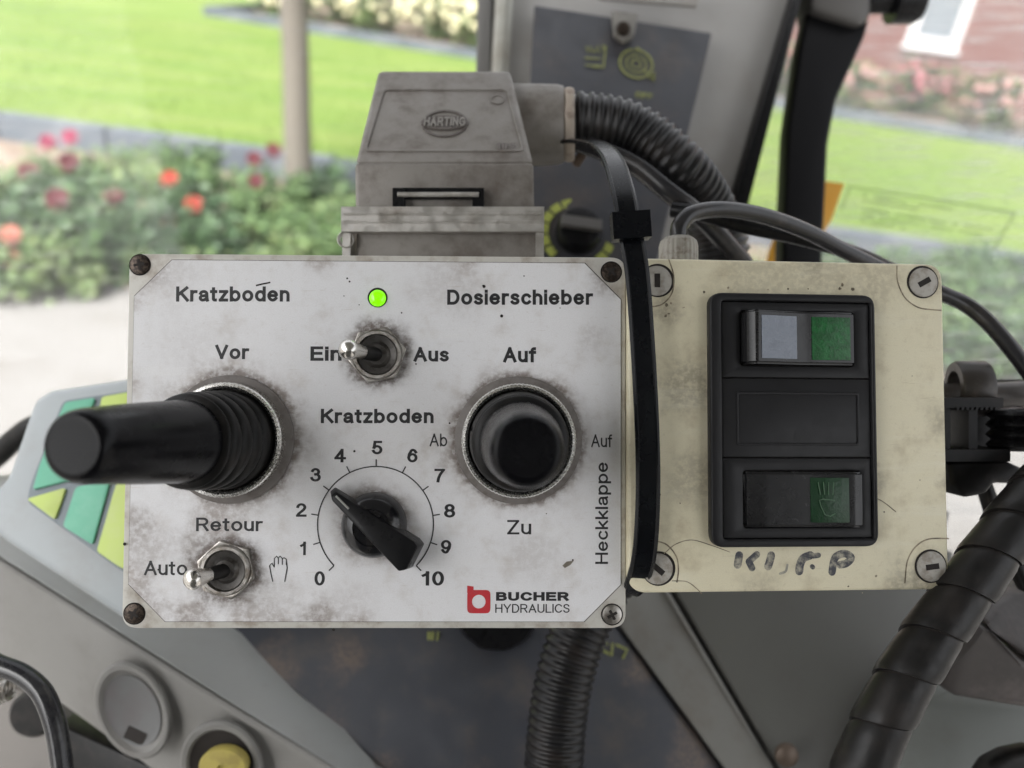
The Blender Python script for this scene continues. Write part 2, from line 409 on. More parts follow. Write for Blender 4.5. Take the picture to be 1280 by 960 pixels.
m_leafa = leafmat('leaf_mid', (0.045, 0.092, 0.026), (0.095, 0.15, 0.05)); m_leafb = leafmat('leaf_pale', (0.07, 0.12, 0.038), (0.15, 0.19, 0.075)); m_leafc = leafmat('leaf_dark', (0.024, 0.055, 0.022), (0.055, 0.10, 0.038))
dah = [leaf_mesh('foliage', 1300, .42, .50, .08, 1, m_leafa), leaf_mesh('foliage', 1300, .42, .50, .08, 2, m_leafb), leaf_mesh('foliage', 1300, .42, .50, .08, 3, m_leafc)]
def stem_mesh(h, r, n=5, seed=0):
    rnd = random.Random(seed); b = bmn()
    for i in range(n):
        a = rnd.random() * 6.28; top = Vector((math.cos(a) * .2, math.sin(a) * .2, h))
        tube(b, [Vector((0, 0, 0)), top * .5 + Vector((0, 0, .03)), top], r, 5)
    me = bpy.data.meshes.new('stem'); b.to_mesh(me); b.free(); me.materials.append(m_leafc); return me
stm = stem_mesh(.38, .006)
def flower_mesh(m, r=0.055):
    b = bmn()
    for ring, (rr, z, k) in enumerate(((r, 0, 12), (r * .75, .012, 10), (r * .45, .022, 8))):
        for i in range(k):
            a = 2 * math.pi * (i + .5 * ring) / k; w_ = rr * .33
            t = Vector((math.cos(a), math.sin(a), 0)); q = Vector((-math.sin(a), math.cos(a), 0))
            v = [b.verts.new(x) for x in (Vector((0, 0, z)), t * rr * .6 + q * w_ + Vector((0, 0, z + .008)), t * rr + Vector((0, 0, z + .012)), t * rr * .6 - q * w_ + Vector((0, 0, z + .008)))]
            b.faces.new(v)
    lathe(b, [(r * .18, .02), (r * .15, .032), (0, .036)], 8)
    me = bpy.data.meshes.new('flower'); b.to_mesh(me); b.free(); me.materials.append(m); return me
fl = {'dark': flower_mesh(mat('petal_dark_red', (0.085, 0.008, 0.014), 0.6)), 'red': flower_mesh(mat('petal_orange_red', (0.36, 0.03, 0.018), 0.6)),
      'pink': flower_mesh(mat('petal_magenta', (0.20, 0.015, 0.05), 0.6)), 'salmon': flower_mesh(mat('petal_salmon', (0.30, 0.09, 0.06), 0.6))}
def put(name, me, parent, M):
    o = bpy.data.objects.new(name, me); COL.objects.link(o); o.parent = parent; o.matrix_local = M; return o
# flowers: photographed place, height above ground, colour
plants = [
 (15, 262, 0, [(36, 217, 'dark')], 'dahlia plant with one dark red bloom at the left end of the flower bed'),
 (88, 240, 1, [(86, 203, 'dark'), (88, 172, 'pink'), (60, 178, 'pink')], 'dahlia plant with a magenta bloom above a dark red one'),
 (80, 292, 2, [(72, 250, 'dark')], 'low dahlia plant with a single small dark red bloom near the path'),
 (142, 285, 0, [(143, 250, 'dark'), (128, 262, 'dark')], 'dahlia plant with two dark red blooms side by side'),
 (205, 262, 1, [(212, 224, 'red')], 'pale leaved dahlia plant with one orange red bloom held high'),
 (240, 292, 2, [(242, 256, 'red'), (212, 280, 'red'), (186, 260, 'salmon')], 'dark leaved dahlia plant with three small red blooms'),
 (330, 260, 0, [(320, 227, 'dark'), (342, 188, 'dark'), (318, 199, 'dark')], 'dahlia plant with three crimson blooms left of the tree trunk'),
 (18, 318, 2, [(14, 294, 'salmon'), (16, 326, 'salmon')], 'low dahlia plant with salmon blooms at the path edge'),
]
for i, (px, py, v, fls, lab) in enumerate(plants):
    g = G(px, py + 22)
    t = thing('dahlia_plant', lab, 'dahlia', Matrix.Translation((g.x, g.y, -.02)) @ Matrix.Rotation(0, 4, 'Z'), 'dahlias in the flower bed')
    put('foliage', dah[v], t, Matrix.Rotation(i * 1.3, 4, 'Z') @ Matrix.Diagonal((.85, .85, .8 + .1 * (i % 3), 1)))
    put('stem', stm, t, Matrix.Identity(4))
    for (fx, fy, c) in fls:
        dcam = (MC.inverted() @ Vector((g.x, g.y, .4))).z * -1
        p = C(fx, fy, dcam - .12)
        look = (MC.translation - p).normalized()
        q = (look + Vector((random.uniform(-.3, .3), random.uniform(-.2, .2), .3))).to_track_quat('Z', 'Y').to_matrix().to_4x4()
        put('flower', fl[c], t, Matrix.Translation(p - Vector((g.x, g.y, -.02))) @ q @ Matrix.Scale(1.35 if c == 'dark' and fx < 160 else 1.05, 4))
rnd = random.Random(11)
fill = [(x, y) for x, y in ((50, 330), (115, 318), (175, 322), (150, 232), (228, 218), (250, 330), (345, 318), (400, 310), (410, 250), (455, 290), (520, 290), (-60, 300), (232, 330),
        (1195, 370), (1250, 395), (1300, 380), (1210, 430), (1275, 450), (1170, 410), (1130, 360), (1060, 350), (1000, 350), (1330, 440), (1240, 340))]
for i, (px, py) in enumerate(fill):
    g = G(px, py + 22)
    LB = (('leafy green plant beyond the right hand window pane', 'green plants beyond the right window') if px > 900 else
          ('leafy green plant in the flower bed to the right of the tree trunk', 'green plants right of the tree trunk') if px > 385 else
          ('leafy green plant without blooms along the front edge of the flower bed', 'green plants at the front of the bed') if py > 285 else
          ('leafy green plant without blooms close to the grey kerb behind the dahlias', 'green plants beside the kerb'))
    t = thing('bedding_plant', LB[0], 'plant', Matrix.Translation((g.x, g.y, -.02)), LB[1])
    put('foliage', dah[(i * 2 + 1) % 3], t, Matrix.Rotation(i * 2.1, 4, 'Z') @ Matrix.Diagonal((.8, .8, rnd.uniform(.6, .9), 1)))
    put('stem', stm, t, Matrix.Identity(4))

# border shrubs against the house
m_bl = {'white': mat('blossom_white', (0.50, 0.47, 0.30), 0.7), 'pink': mat('blossom_pink', (0.26, 0.09, 0.10), 0.7), 'blush': mat('blossom_blush', (0.30, 0.17, 0.155), 0.7)}
shm = [leaf_mesh('foliage', 1500, .7, 1.0, .13, 21, m_leafb), leaf_mesh('foliage', 1500, .7, 1.0, .13, 22, m_leafa)]
def heads(n, rad, h, m, seed, r=.085):
    rn = random.Random(seed); b = bmn()
    for i in range(n):
        a = rn.random() * 6.28; rr = rad * rn.random() ** .5
        p = Vector((math.cos(a) * rr, math.sin(a) * rr, h * (.35 + .75 * rn.random() * (1 - .4 * rr / rad))))
        bmesh.ops.create_icosphere(b, subdivisions=1, radius=r * rn.uniform(.6, 1.2), matrix=Matrix.Translation(p))
    me = bpy.data.meshes.new('blossom_head'); b.to_mesh(me); b.free(); me.materials.append(m); return me
hd = {k: heads(60, .8, 1.0, m_bl[k], 5 + i) for i, k in enumerate(m_bl)}
wood = mat('bark', (0.135, 0.12, 0.10), 0.9, dirt=(0.14, 0.13, 0.10), scale=7, amt=.8, bump=.8, bscale=40, stretch=(1, 1, .3))
for i in range(22):
    s_ = .8 + i * 1.05; kind = 'white' if s_ < 10 else ('pink' if i % 2 else 'blush')
    p = F(s_, 1.1 + .5 * (i % 2))
    lab = 'leafy shrub full of creamy white blossom in the border beyond the lawn' if s_ < 10 else ('shrub with dusty pink blossom below the brick wall' if i % 2 else 'shrub with pale blush blossom below the brick wall')
    t = thing('flowering_shrub', lab, 'shrub', Matrix.Translation((p[0], p[1], .08)), 'white shrubs beyond the lawn' if s_ < 10 else ('pink shrubs below the house wall' if i % 2 else 'blush shrubs below the house wall'))
    sc = (.85 if s_ < 10 else .74) * (1 + .12 * math.sin(i * 2.3))
    put('foliage', shm[i % 2], t, Matrix.Rotation(i * 1.7, 4, 'Z') @ Matrix.Scale(sc, 4))
    o = put('blossom', hd[kind], t, Matrix.Rotation(i * .9, 4, 'Z') @ Matrix.Scale(sc, 4)); o['kind'] = 'stuff'
    put('stem', stm, t, Matrix.Identity(4))

# young tree in the bed
g = G(377, 262)
t = thing('tree', 'young tree with a slim grey brown trunk standing in the flower bed', 'tree', Matrix.Translation((g.x, g.y, -.02)))
b = bmn(); tk = spline([(0, 0, 0), (-.01, 0, .5), (.0, .01, 1.3), (-.03, 0, 2.4), (-.02, .02, 3.6)], 6)
tube(b, tk, lambda i: .105 * (1 + .35 * math.exp(-i * .9)) * (1 - .012 * i), 14)
for a in range(6):
    aa = a * 1.05; st = Vector((0, 0, 2.6 + .15 * a))
    tube(b, spline([st, st + Vector((math.cos(aa) * .4, math.sin(aa) * .4, .45)), st + Vector((math.cos(aa) * .9, math.sin(aa) * .9, 1.1))], 4), lambda i: .04 - .003 * i, 7)
fin('trunk', b, wood, t)
cr = leaf_mesh('crown', 5000, 1.1, 2.2, .12, 31, m_leafa); put('crown', cr, t, Matrix.Translation((0, 0, 2.6)))

# brick house
m_brick = mat('brick_red', (0.13, 0.055, 0.047), 0.85, dirt=(0.17, 0.10, 0.09), scale=2.2, bump=.4, bscale=60)
h0 = f0 + fd * 8.2 + fn * 3.2
ha = math.atan2(fd.y, fd.x)
HM = Matrix.Translation((h0.x, h0.y, 0)) @ Matrix.Rotation(ha, 4, 'Z')
ho = thing('brick_house', 'reddish brown brick house with white framed windows beyond the lawn', 'house', HM)
HI = HM.inverted()
def onwall(px, py):
    o = HI @ MC.translation; v = HI @ C(px, py, 1) - o; return o + v * (-o.y / v.y)
wa = onwall(1130, 55); wb = onwall(1192, 62); wc = onwall(1150, 0)
wx0, wx1, wz0 = wa.x, wb.x + .05, wa.z; wz1 = wz0 + 1.55
# wall as four pieces round the window opening, plus brick courses in relief
b = bmn(); W = 17
box(b, 0, wx0, 0, .3, 0, 3.2); box(b, wx1, W, 0, .3, 0, 3.2); box(b, wx0, wx1, 0, .3, 0, wz0); box(b, wx0, wx1, 0, .3, wz1, 3.2)
box(b, 0, .3, .3, 7, 0, 3.2); box(b, W - .3, W, .3, 7, 0, 3.2)
wl = fin('wall', b, m_brick, ho, smooth=False)
b = bmn()
for r_ in range(40):
    z = .02 + r_ * .078; x = -.11 * (r_ % 2) + .01
    while x < W - .22:
        if not (x + .2 > wx0 and x < wx1 and z + .06 > wz0 and z < wz1): box(b, max(x, .005), x + .205, -.012, .004, z, z + .066)
        x += .217
fin('brick', b, m_brick, wl, smooth=False, kind='stuff')
b = bmn(); box(b, -.4, W + .4, -.5, 3.6, 3.2, 3.32)
prism_pts = None
hexa(b, [Vector((-.4, -.5, 3.32)), Vector((-.4, 3.6, 6.2)), Vector((-.4, 7.6, 3.32))], [Vector((W + .4, -.5, 3.32)), Vector((W + .4, 3.6, 6.2)), Vector((W + .4, 7.6, 3.32))])
fin('roof', b, mat('roof_tile', (.12, .07, .06), .8, dirt=(.2, .14, .12), scale=2), ho, smooth=False)
m_white = mat('white_paint', (0.5, 0.5, 0.5), 0.4)
def hwin(x0, x1, z0, z1):
    b = bmn()
    for (a, c, e, f_) in ((x0, x0 + .14, z0, z1), (x1 - .14, x1, z0, z1), (x0 + .14, x1 - .14, z0, z0 + .16), (x0 + .14, x1 - .14, z1 - .14, z1)): box(b, a, c, -.04, .1, e, f_)
    wd = fin('window', b, m_white, ho, bevel=.008)
    b = bmn(); box(b, x0 + .14, x1 - .14, .03, .04, z0 + .16, z1 - .14); fin('pane', b, mat('dark_pane', (.14, .16, .18), .08, spec=.8), wd)
    b = bmn(); box(b, x0 - .05, x1 + .05, -.09, .02, z0 - .06, z0 - .003); fin('sill', b, m_white, wd, bevel=.006)
hwin(wx0, wx1, wz0, wz1)

# =================================================================== CAB
# unseen cab shell, added and sized to block and shape the light inside
m_lin = mat('light_block_lining', (0.25, 0.25, 0.24), 0.85)
rb = thing('light_block_cab_shell', 'added unseen grey cab lining blocking light behind and above the operator', 'cab', Matrix.Translation((0, 0, .95)))
b = bmn(); box(b, -.62, .62, -.75, .5, 1.48, 1.56); fin('light_block_lining', b, m_lin, rb, bevel=.02)
b = bmn(); box(b, -.62, .62, -.83, -.752, -.3, 1.47); fin('light_block_rear_wall', b, mat('light_block_trim', (.09, .09, .09), .9), rb, bevel=.02)
b = bmn(); box(b, -.85, .85, -.75, .2, -.36, -.30); fin('floor', b, m_lin, rb, bevel=.01)
# ---- plastics and metals
m_pale = mat('pale_grey_plastic', (0.31, 0.32, 0.312), 0.5, dirt=(0.22, 0.21, 0.19), scale=22, lo=.45, hi=.8, amt=.55, bump=.15, bscale=900, var=.15)
m_grey = mat('grey_plastic', (0.19, 0.186, 0.175), 0.5, dirt=(0.12, 0.11, 0.10), scale=18, lo=.45, hi=.75, amt=.6, bump=.15, bscale=900)
m_dgrey = mat('dark_olive_grey_plastic', (0.098, 0.098, 0.089), 0.45, dirt=(0.08, 0.075, 0.07), scale=14, amt=.5, bump=.15, bscale=900)
m_post = mat('warm_pale_plastic', (0.36, 0.35, 0.335), 0.5, dirt=(0.27, 0.24, 0.20), scale=16, lo=.42, hi=.78, amt=.7, bump=.1, bscale=800)
m_fascia = mat('slate_fascia', (0.040, 0.042, 0.050), 0.38, dirt=(0.085, 0.07, 0.062), scale=26, lo=.46, hi=.74, amt=.7, rvar=.2, bump=.1, bscale=700)
m_blk = mat('black_plastic', (0.006, 0.006, 0.007), 0.26, spec=.2, dirt=(0.013, 0.013, 0.013), scale=90, lo=.45, hi=.8, amt=.5, rvar=.15, bump=.08, bscale=2500)
m_blkmat = mat('black_rubber', (0.008, 0.008, 0.008), 0.38, spec=.2, dirt=(0.035, 0.030, 0.027), scale=120, lo=.42, hi=.75, amt=.55, bump=.2, bscale=1800)
m_knob = mat('black_grip', (0.003, 0.003, 0.004), 0.24, spec=.16, f2s=.2, dirt=(0.008, 0.008, 0.009), scale=60, amt=.4, rvar=.06, bump=.05, bscale=3000)
m_cable = mat('cable_sheath', (0.022, 0.022, 0.025), 0.26, dirt=(0.08, 0.068, 0.058), scale=60, amt=.5)
m_ink = mat('black_ink', (0.018, 0.018, 0.020), 0.5, dirt=(0.16, 0.155, 0.15), scale=420, lo=.56, hi=.72, amt=.55)
m_steel = mat('worn_steel', (0.52, 0.50, 0.47), 0.28, metal=1, dirt=(0.20, 0.165, 0.13), scale=260, lo=.42, hi=.66, amt=.75, rvar=.25)
m_chrome = mat('polished_steel', (0.86, 0.85, 0.82), 0.2, metal=1, dirt=(0.36, 0.32, 0.27), scale=500, lo=.55, hi=.78, amt=.5, rvar=.12)
m_washer = mat('grey_washer_rubber', (0.17, 0.155, 0.145), 0.6, dirt=(0.08, 0.065, 0.055), scale=260, lo=.4, hi=.7, amt=.6)
m_hole = mat('gap_shade_and_grime', (0.018, 0.014, 0.012), 0.8)  # near-black for painted shade in holes and gaps, and for dirt specks
m_yel = mat('yellow_print', (0.25, 0.27, 0.085), 0.6, dirt=(0.10, 0.11, 0.07), scale=200, amt=.7)

# =================================================================== LEFT CONTROL BOX
ML = frame(-.031324, .01668971, -.00476709, -.0459959, -.01924378, -.2612264)
L = Th('control_box', 'grimy white control box with two joysticks, a dial and German lettering', 'control box', ML)
HW, HH = .085, .0634
def on2(T, h, *pts): return [T.on(x, y, h) for x, y in pts]
m_lid = mat('box_lid', (0.56, 0.545, 0.50), 0.45, dirt=(0.26, 0.20, 0.15), scale=110, lo=.45, hi=.72, amt=.7, bump=.06, bscale=1500)
b = bmn(); prism(b, rounded([(-HW, -HH), (HW, -HH), (HW, HH), (-HW, HH)], .0052, 8), -.008, -.0004); fin('lid', b, m_lid, L.o, bevel=.0005, seg=2)
b = bmn(); prism(b, rounded([(-HW + .001, -HH + .001), (HW - .001, -HH + .001), (HW - .001, HH - .001), (-HW + .001, HH - .001)], .005, 8), -.052, -.0085); fin('housing', b, m_lid, L.o, bevel=.0012)
b = bmn(); prism(b, rounded([(-HW + .0014, -HH + .0014), (HW - .0014, -HH + .0014), (HW - .0014, HH - .0014), (-HW + .0014, HH - .0014)], .0045, 8), -.0086, -.0079); fin('gasket', b, m_hole, L.o)
# printed label plate, corners cut
c0 = {k: L.on(*k) for k in ((290, 547), (648, 550), (472, 442), (284, 710), (468, 655), (215, 335), (700, 690), (180, 775), (330, 770), (560, 350), (250, 440), (175, 620), (660, 700), (430, 770), (185, 690), (270, 655), (740, 430), (560, 560))}
def sp(k, r0, r1, st, c=(0.20, 0.145, 0.11)): return (c0[k].x, c0[k].y, r0, r1, st, c)
spots = [sp((290, 547), .0205, .034, .45), sp((648, 550), .0205, .031, .5), sp((472, 442), .009, .016, .8, (.13, .10, .085)), sp((284, 710), .009, .019, .85, (.13, .10, .085)),
         sp((468, 655), .009, .019, .55), sp((180, 775), .002, .022, .55), sp((330, 770), .003, .022, .45), sp((560, 350), .002, .022, .25),
         sp((250, 440), .004, .026, .12), sp((185, 690), .002, .018, .45), sp((270, 655), .003, .014, .6), sp((660, 700), .003, .016, .3, (.35, .30, .26)), sp((430, 770), .002, .02, .3), sp((740, 430), .001, .012, .25), sp((215, 335), .001, .02, .25), sp((560, 560), .001, .016, .4)]
for k_, q_ in (((290, 547), .0217), ((648, 550), .0217)): spots.append((c0[k_].x, c0[k_].y, q_ , q_ + .0035, .75, (.12, .085, .065)))
for k_, q_ in (((472, 442), .0095), ((284, 710), .0095), ((468, 655), .0095)): spots.append((c0[k_].x, c0[k_].y, q_, q_ + .004, .8, (.12, .09, .075)))
spots += [(x, y, .0005, .009, .55, (.22, .15, .11)) for x, y in ((-.0845, .02), (-.0845, -.01), (-.0845, -.045), (-.045, -.063), (-.03, -.063), (-.005, -.0635), (-.0845, .05), (.03, .062), (-.02, .062))]
spots += [(x, y, .003, .011, .6, (.18, .13, .10)) for x, y in ((-.079, .058), (.079, .058), (-.079, -.058), (-.083, -.03), (-.06, -.061), (-.02, -.062))]
m_label = mat('printed_label', (0.80, 0.80, 0.815), 0.36, grain=.12, smear=(.82, .82, .82), f2s=1.6, dirt=(0.48, 0.42, 0.36), scale=85, lo=.48, hi=.80, amt=.5, spots=spots, rvar=.2, bump=.05, bscale=2000)
cut = .0125
lx0, lx1, ly0, ly1 = -HW + .0022, HW - .0018, -HH + .0024, HH - .0022
oct_ = [(lx0 + cut, ly0), (lx1 - cut, ly0), (lx1, ly0 + cut), (lx1, ly1 - cut), (lx1 - cut, ly1), (lx0 + cut, ly1), (lx0, ly1 - cut), (lx0, ly0 + cut)]
def grow(P, k):
    return [(x * (1 + k / abs(x)), y * (1 + k / abs(y))) for x, y in P]
b = bmn(); prism(b, grow(oct_, .00022), -.0004, -.00032); fin('label_edge', b, m_hole, L.o, smooth=False)
b = bmn(); prism(b, oct_, -.0005, 0.0); fp = fin('faceplate', b, m_label, L.o, smooth=False)
H = .00004
for s_, x0, x1, yb, yt, of in (('Kratzboden', 220, 362, 377, 358, .20), ('Dosierschieber', 559, 741, 381, 362, .20), ('Vor', 269, 311, 449, 431, .20), ('Ein', 388, 427, 451, 433, .20),
      ('Aus', 517, 561, 452, 434, .20), ('Auf', 629, 670, 453, 434, .20), ('Kratzboden', 401, 542, 529, 511, .20), ('Ab', 537, 559, 558, 542, .13), ('Auf', 739, 765, 559, 543, .13),
      ('Zu', 634, 664, 668, 650, .14), ('Retour', 245, 328, 664, 647, .16), ('Auto', 180, 234, 719, 701, .15),
      ('5', 465, 478, 568, 551, .17), ('4', 418, 432, 578, 561, .17), ('6', 509, 522, 578, 561, .17), ('3', 388, 401, 602, 585, .17), ('7', 543, 556, 603, 586, .17), ('2', 370, 383, 646, 629, .17),
      ('8', 555, 569, 647, 630, .17), ('1', 375, 383, 694, 677, .17), ('9', 551, 564, 692, 675, .17), ('0', 393, 406, 732, 714, .17), ('10', 527, 555, 732, 714, .17), ('BUCHER', 620, 711, 751, 740, .25), ('HYDRAULICS', 619, 712, 766, 755, .13)):
    letter(L, s_, x0, x1, yb, yt, H, m_ink, fp, of)
letter(L, 'Heckklappe', 744, 760, 705, 578, H, m_ink, fp, .14, vert=True)
# dial scale
b = bmn(); cc = L.on(469.5, 655.5); rr = (L.on(542, 655) - L.on(397, 655)).length / 2
arc = [(cc.x + rr * math.cos(R(a)), cc.y + rr * math.sin(R(a))) for a in range(-45, 226, 5)]
ribbon(b, arc, .0004, H)
for k in range(11):
    a = R(225 - 27 * k); ribbon(b, [(cc.x + q * math.cos(a), cc.y + q * math.sin(a)) for q in (rr + .0001, rr + .0024)], .0004, H * 1.6)
fin('dial_scale', b, m_ink, fp, smooth=False)
# hand symbol
b = bmn()
for k, pl in enumerate((((341, 727), (339, 718), (337, 707), (340, 704), (343, 709)), ((343, 709), (343, 698), (346, 695), (348, 698), (348, 705)), ((348, 698), (350, 695), (353, 698), (353, 706)),
           ((353, 699), (355, 697), (358, 699), (358, 706)), ((358, 700), (359, 710), (356, 727)))):
    ribbon(b, [tuple(L.on(x, y))[:2] for x, y in pl], .00032, H + k * 1e-5)
fin('hand_symbol', b, m_ink, fp, smooth=False)
# emblem: red rounded b
m_red = mat('red_print', (0.55, 0.035, 0.045), 0.45, dirt=(.4, .1, .1), scale=300, amt=.4)
b = bmn()
x0, y0 = L.on(584, 767)[:2]; x1, y1 = L.on(613, 738)[:2]; cx, cy = L.on(598.5, 752)[:2]; rr = .0023
N = 40; out = []
for i in range(N):
    a = 2 * math.pi * (i + .5) / N; ca, sa = math.cos(a), math.sin(a); k = 1 / max(abs(ca), abs(sa)) ; hx = (x1 - x0) / 2
    k = min(k, 1.27); out.append((cx + ca * k * hx, cy + sa * k * hx))
inn = [(cx + rr * math.cos(2 * math.pi * (i + .5) / N), cy + rr * math.sin(2 * math.pi * (i + .5) / N)) for i in range(N)]
ringplate(b, out, inn, H, H + .00006)
sx0, sy0 = L.on(584, 741)[:2]; sx1, sy1 = L.on(592, 732)[:2]; prism(b, [(sx0, sy0), (sx1, sy0), (sx1, sy1 - .0003), (sx0, sy1)], H + .00001, H + .00007)
fin('emblem', b, m_red, fp, smooth=False)
# specks and nicks
b = bmn()
for (x, y, r_) in ((605, 358, 2.2), (627, 395, 2.2), (502, 391, 1.1), (443, 564, 1.6), (562, 529, 1.3), (683, 642, .8), (604, 357, 1.2), (716, 700, 1.2), (449, 381, .8), (434, 348, 1.3), (437, 352, 1.3), (430, 370, .8), (700, 385, .7), (655, 345, .9), (520, 455, 1.1), (198, 712, 1.2), (156, 680, 2.2), (417, 787, 2)):
    q = L.on(x, y); disc(b, q.x, q.y, r_ * .00026, .00001, .0001, 7)
ribbon(b, [tuple(L.on(*q))[:2] for q in ((320, 357), (328, 355), (338, 353))], .0005, .00002)
fin('speck', b, m_hole, fp, smooth=False, kind='stuff')
b = bmn(); q = [tuple(L.on(*p))[:2] for p in ((703, 707), (708, 702), (717, 701), (713, 706), (706, 710))]; prism(b, q, .00001, .00016); fin('scratch_chip', b, mat('chip_metal', (.3, .27, .22), .4, metal=.6), fp, smooth=False)
# cross head screws; dark discs paint the shade of their recesses
def screw_part(T, px, py, r, h, m, parent, slot='cross', ang=.3):
    q = T.on(px, py, h)
    MM = Matrix.Translation((q.x, q.y, h))
    b = bmn(); lathe(b, [(0, .00002), (r * .98, .00002), (r * 1.03, .00012)], 32, MM @ Matrix.Translation((0, 0, 0) if slot == 'cross' else (-.00025 if px > 1000 else .0003, .0001, 0))); s0 = fin('screw', b, m_hole, parent)  # slotted heads: disc shifted aside to paint a crescent of shade
    b = bmn(); lathe(b, [(r * .93, .0), (r * .91, .00035), (r * .6, .0007), (0, .0008)], 32, MM); fin('screw_head', b, m, s0)
    b = bmn()
    if slot == 'cross':
        for a in (0, math.pi / 2): box(b, -r * .5, r * .5, -r * .13, r * .13, .0003, .00085 + .00002 * (a > 0), MM @ Matrix.Rotation(a + ang, 4, 'Z'))
    else: box(b, -r * .42, r * .42, -r * .17, r * .17, .0003, .00087, MM @ Matrix.Rotation(ang, 4, 'Z'))
    fin('screw_slot', b, m_hole, s0, smooth=False)
m_screwd = mat('dark_screw', (0.085, 0.065, 0.052), 0.4, metal=.7, dirt=(.012, .009, .008), scale=900, lo=.4, hi=.6)
for (x, y, mm_, an) in ((175, 331, m_screwd, .2), (764, 340, m_screwd, .9), (765, 768, m_steel, .5), (168, 767, m_screwd, 1.1)): screw_part(L, x, y, .0036, -.0004, mm_, L.o, ang=an)
# indicator
q = L.on(472, 372); MM = Matrix.Translation((q.x, q.y, 0))
b = bmn(); lathe(b, [(0, .00002), (.0034, .00002), (.0034, .0001)], 32, MM); led = fin('indicator_light', b, m_hole, L.o)  # dark disc behind a lowered lens paints the hole's shadow crescent
b = bmn(); lathe(b, [(.0029, .00003), (.0027, .0006), (.0020, .0012), (.0010, .0015), (0, .0016)], 32, Matrix.Translation((q.x, q.y - .0002, 0))); fin('lens', b, mat('lit_green', (.15, .60, .0), .12, coat=.6, emis=.45), led)

# toggle switches
def hexring(r_in, r_out, z0, z1, M, rot):
    b = bmn(); N = 48
    out, inn = [], []
    for i in range(N):
        a = 2 * math.pi * i / N; k = math.cos(math.pi / 6) / math.cos(((a) % (math.pi / 3)) - math.pi / 6)
        out.append((r_out * k * math.cos(a + rot), r_out * k * math.sin(a + rot))); inn.append((r_in * math.cos(a + rot), r_in * math.sin(a + rot)))
    ringplate(b, out, inn, z0, z1); b.transform(M); return b
def toggle(px, py, tx, ty, rot):
    c = L.on(px, py); M = Matrix.Translation((c.x, c.y, 0))
    b = bmn(); lathe(b, [(.0083, .00005), (.0083, .0028), (.0079, .0036), (.0070, .0036), (.0066, .0024), (.0045, .0016), (0, .0014)], 40, M); sw = fin('toggle_switch', b, m_steel, L.o)
    b = hexring(.0084, .0100, .00008, .0024, M, rot); fin('nut', b, m_steel, sw, bevel=.0003)
    b = bmn(); lathe(b, [(.0065, .0026), (.0045, .0022), (.0034, .0034), (0, .0036)], 32, M); fin('seal', b, mat('bushing_bore', (.09, .085, .08), .35, metal=.6, dirt=(.03, .025, .02), scale=500), sw)
    tip = L.on(tx, ty, .0135); base = Vector((c.x, c.y, .002)); ax = (tip - base); ln = ax.length
    q = ax.to_track_quat('Z', 'Y').to_matrix().to_4x4(); MM = Matrix.Translation(base) @ q
    b = bmn(); lathe(b, [(.0024, 0), (.0024, ln * .5), (.0022, ln * .52)], 24, MM); fin('lever_sleeve', b, m_blkmat, sw)
    b = bmn(); lathe(b, [(.0021, ln * .45), (.0026, ln * .7), (.0033, ln * .93), (.0035, ln * 1.0), (.0031, ln * 1.09), (.0019, ln * 1.17), (0, ln * 1.20)], 28, MM); fin('lever', b, mat('lever_chrome', (.72, .70, .66), .2, metal=1, dirt=(.42, .38, .33), scale=130, lo=.45, hi=.75, amt=.5, f2s=.1, rvar=.1), sw)
toggle(473, 444, 435, 437, .2)
toggle(285, 711, 241, 724, .75)

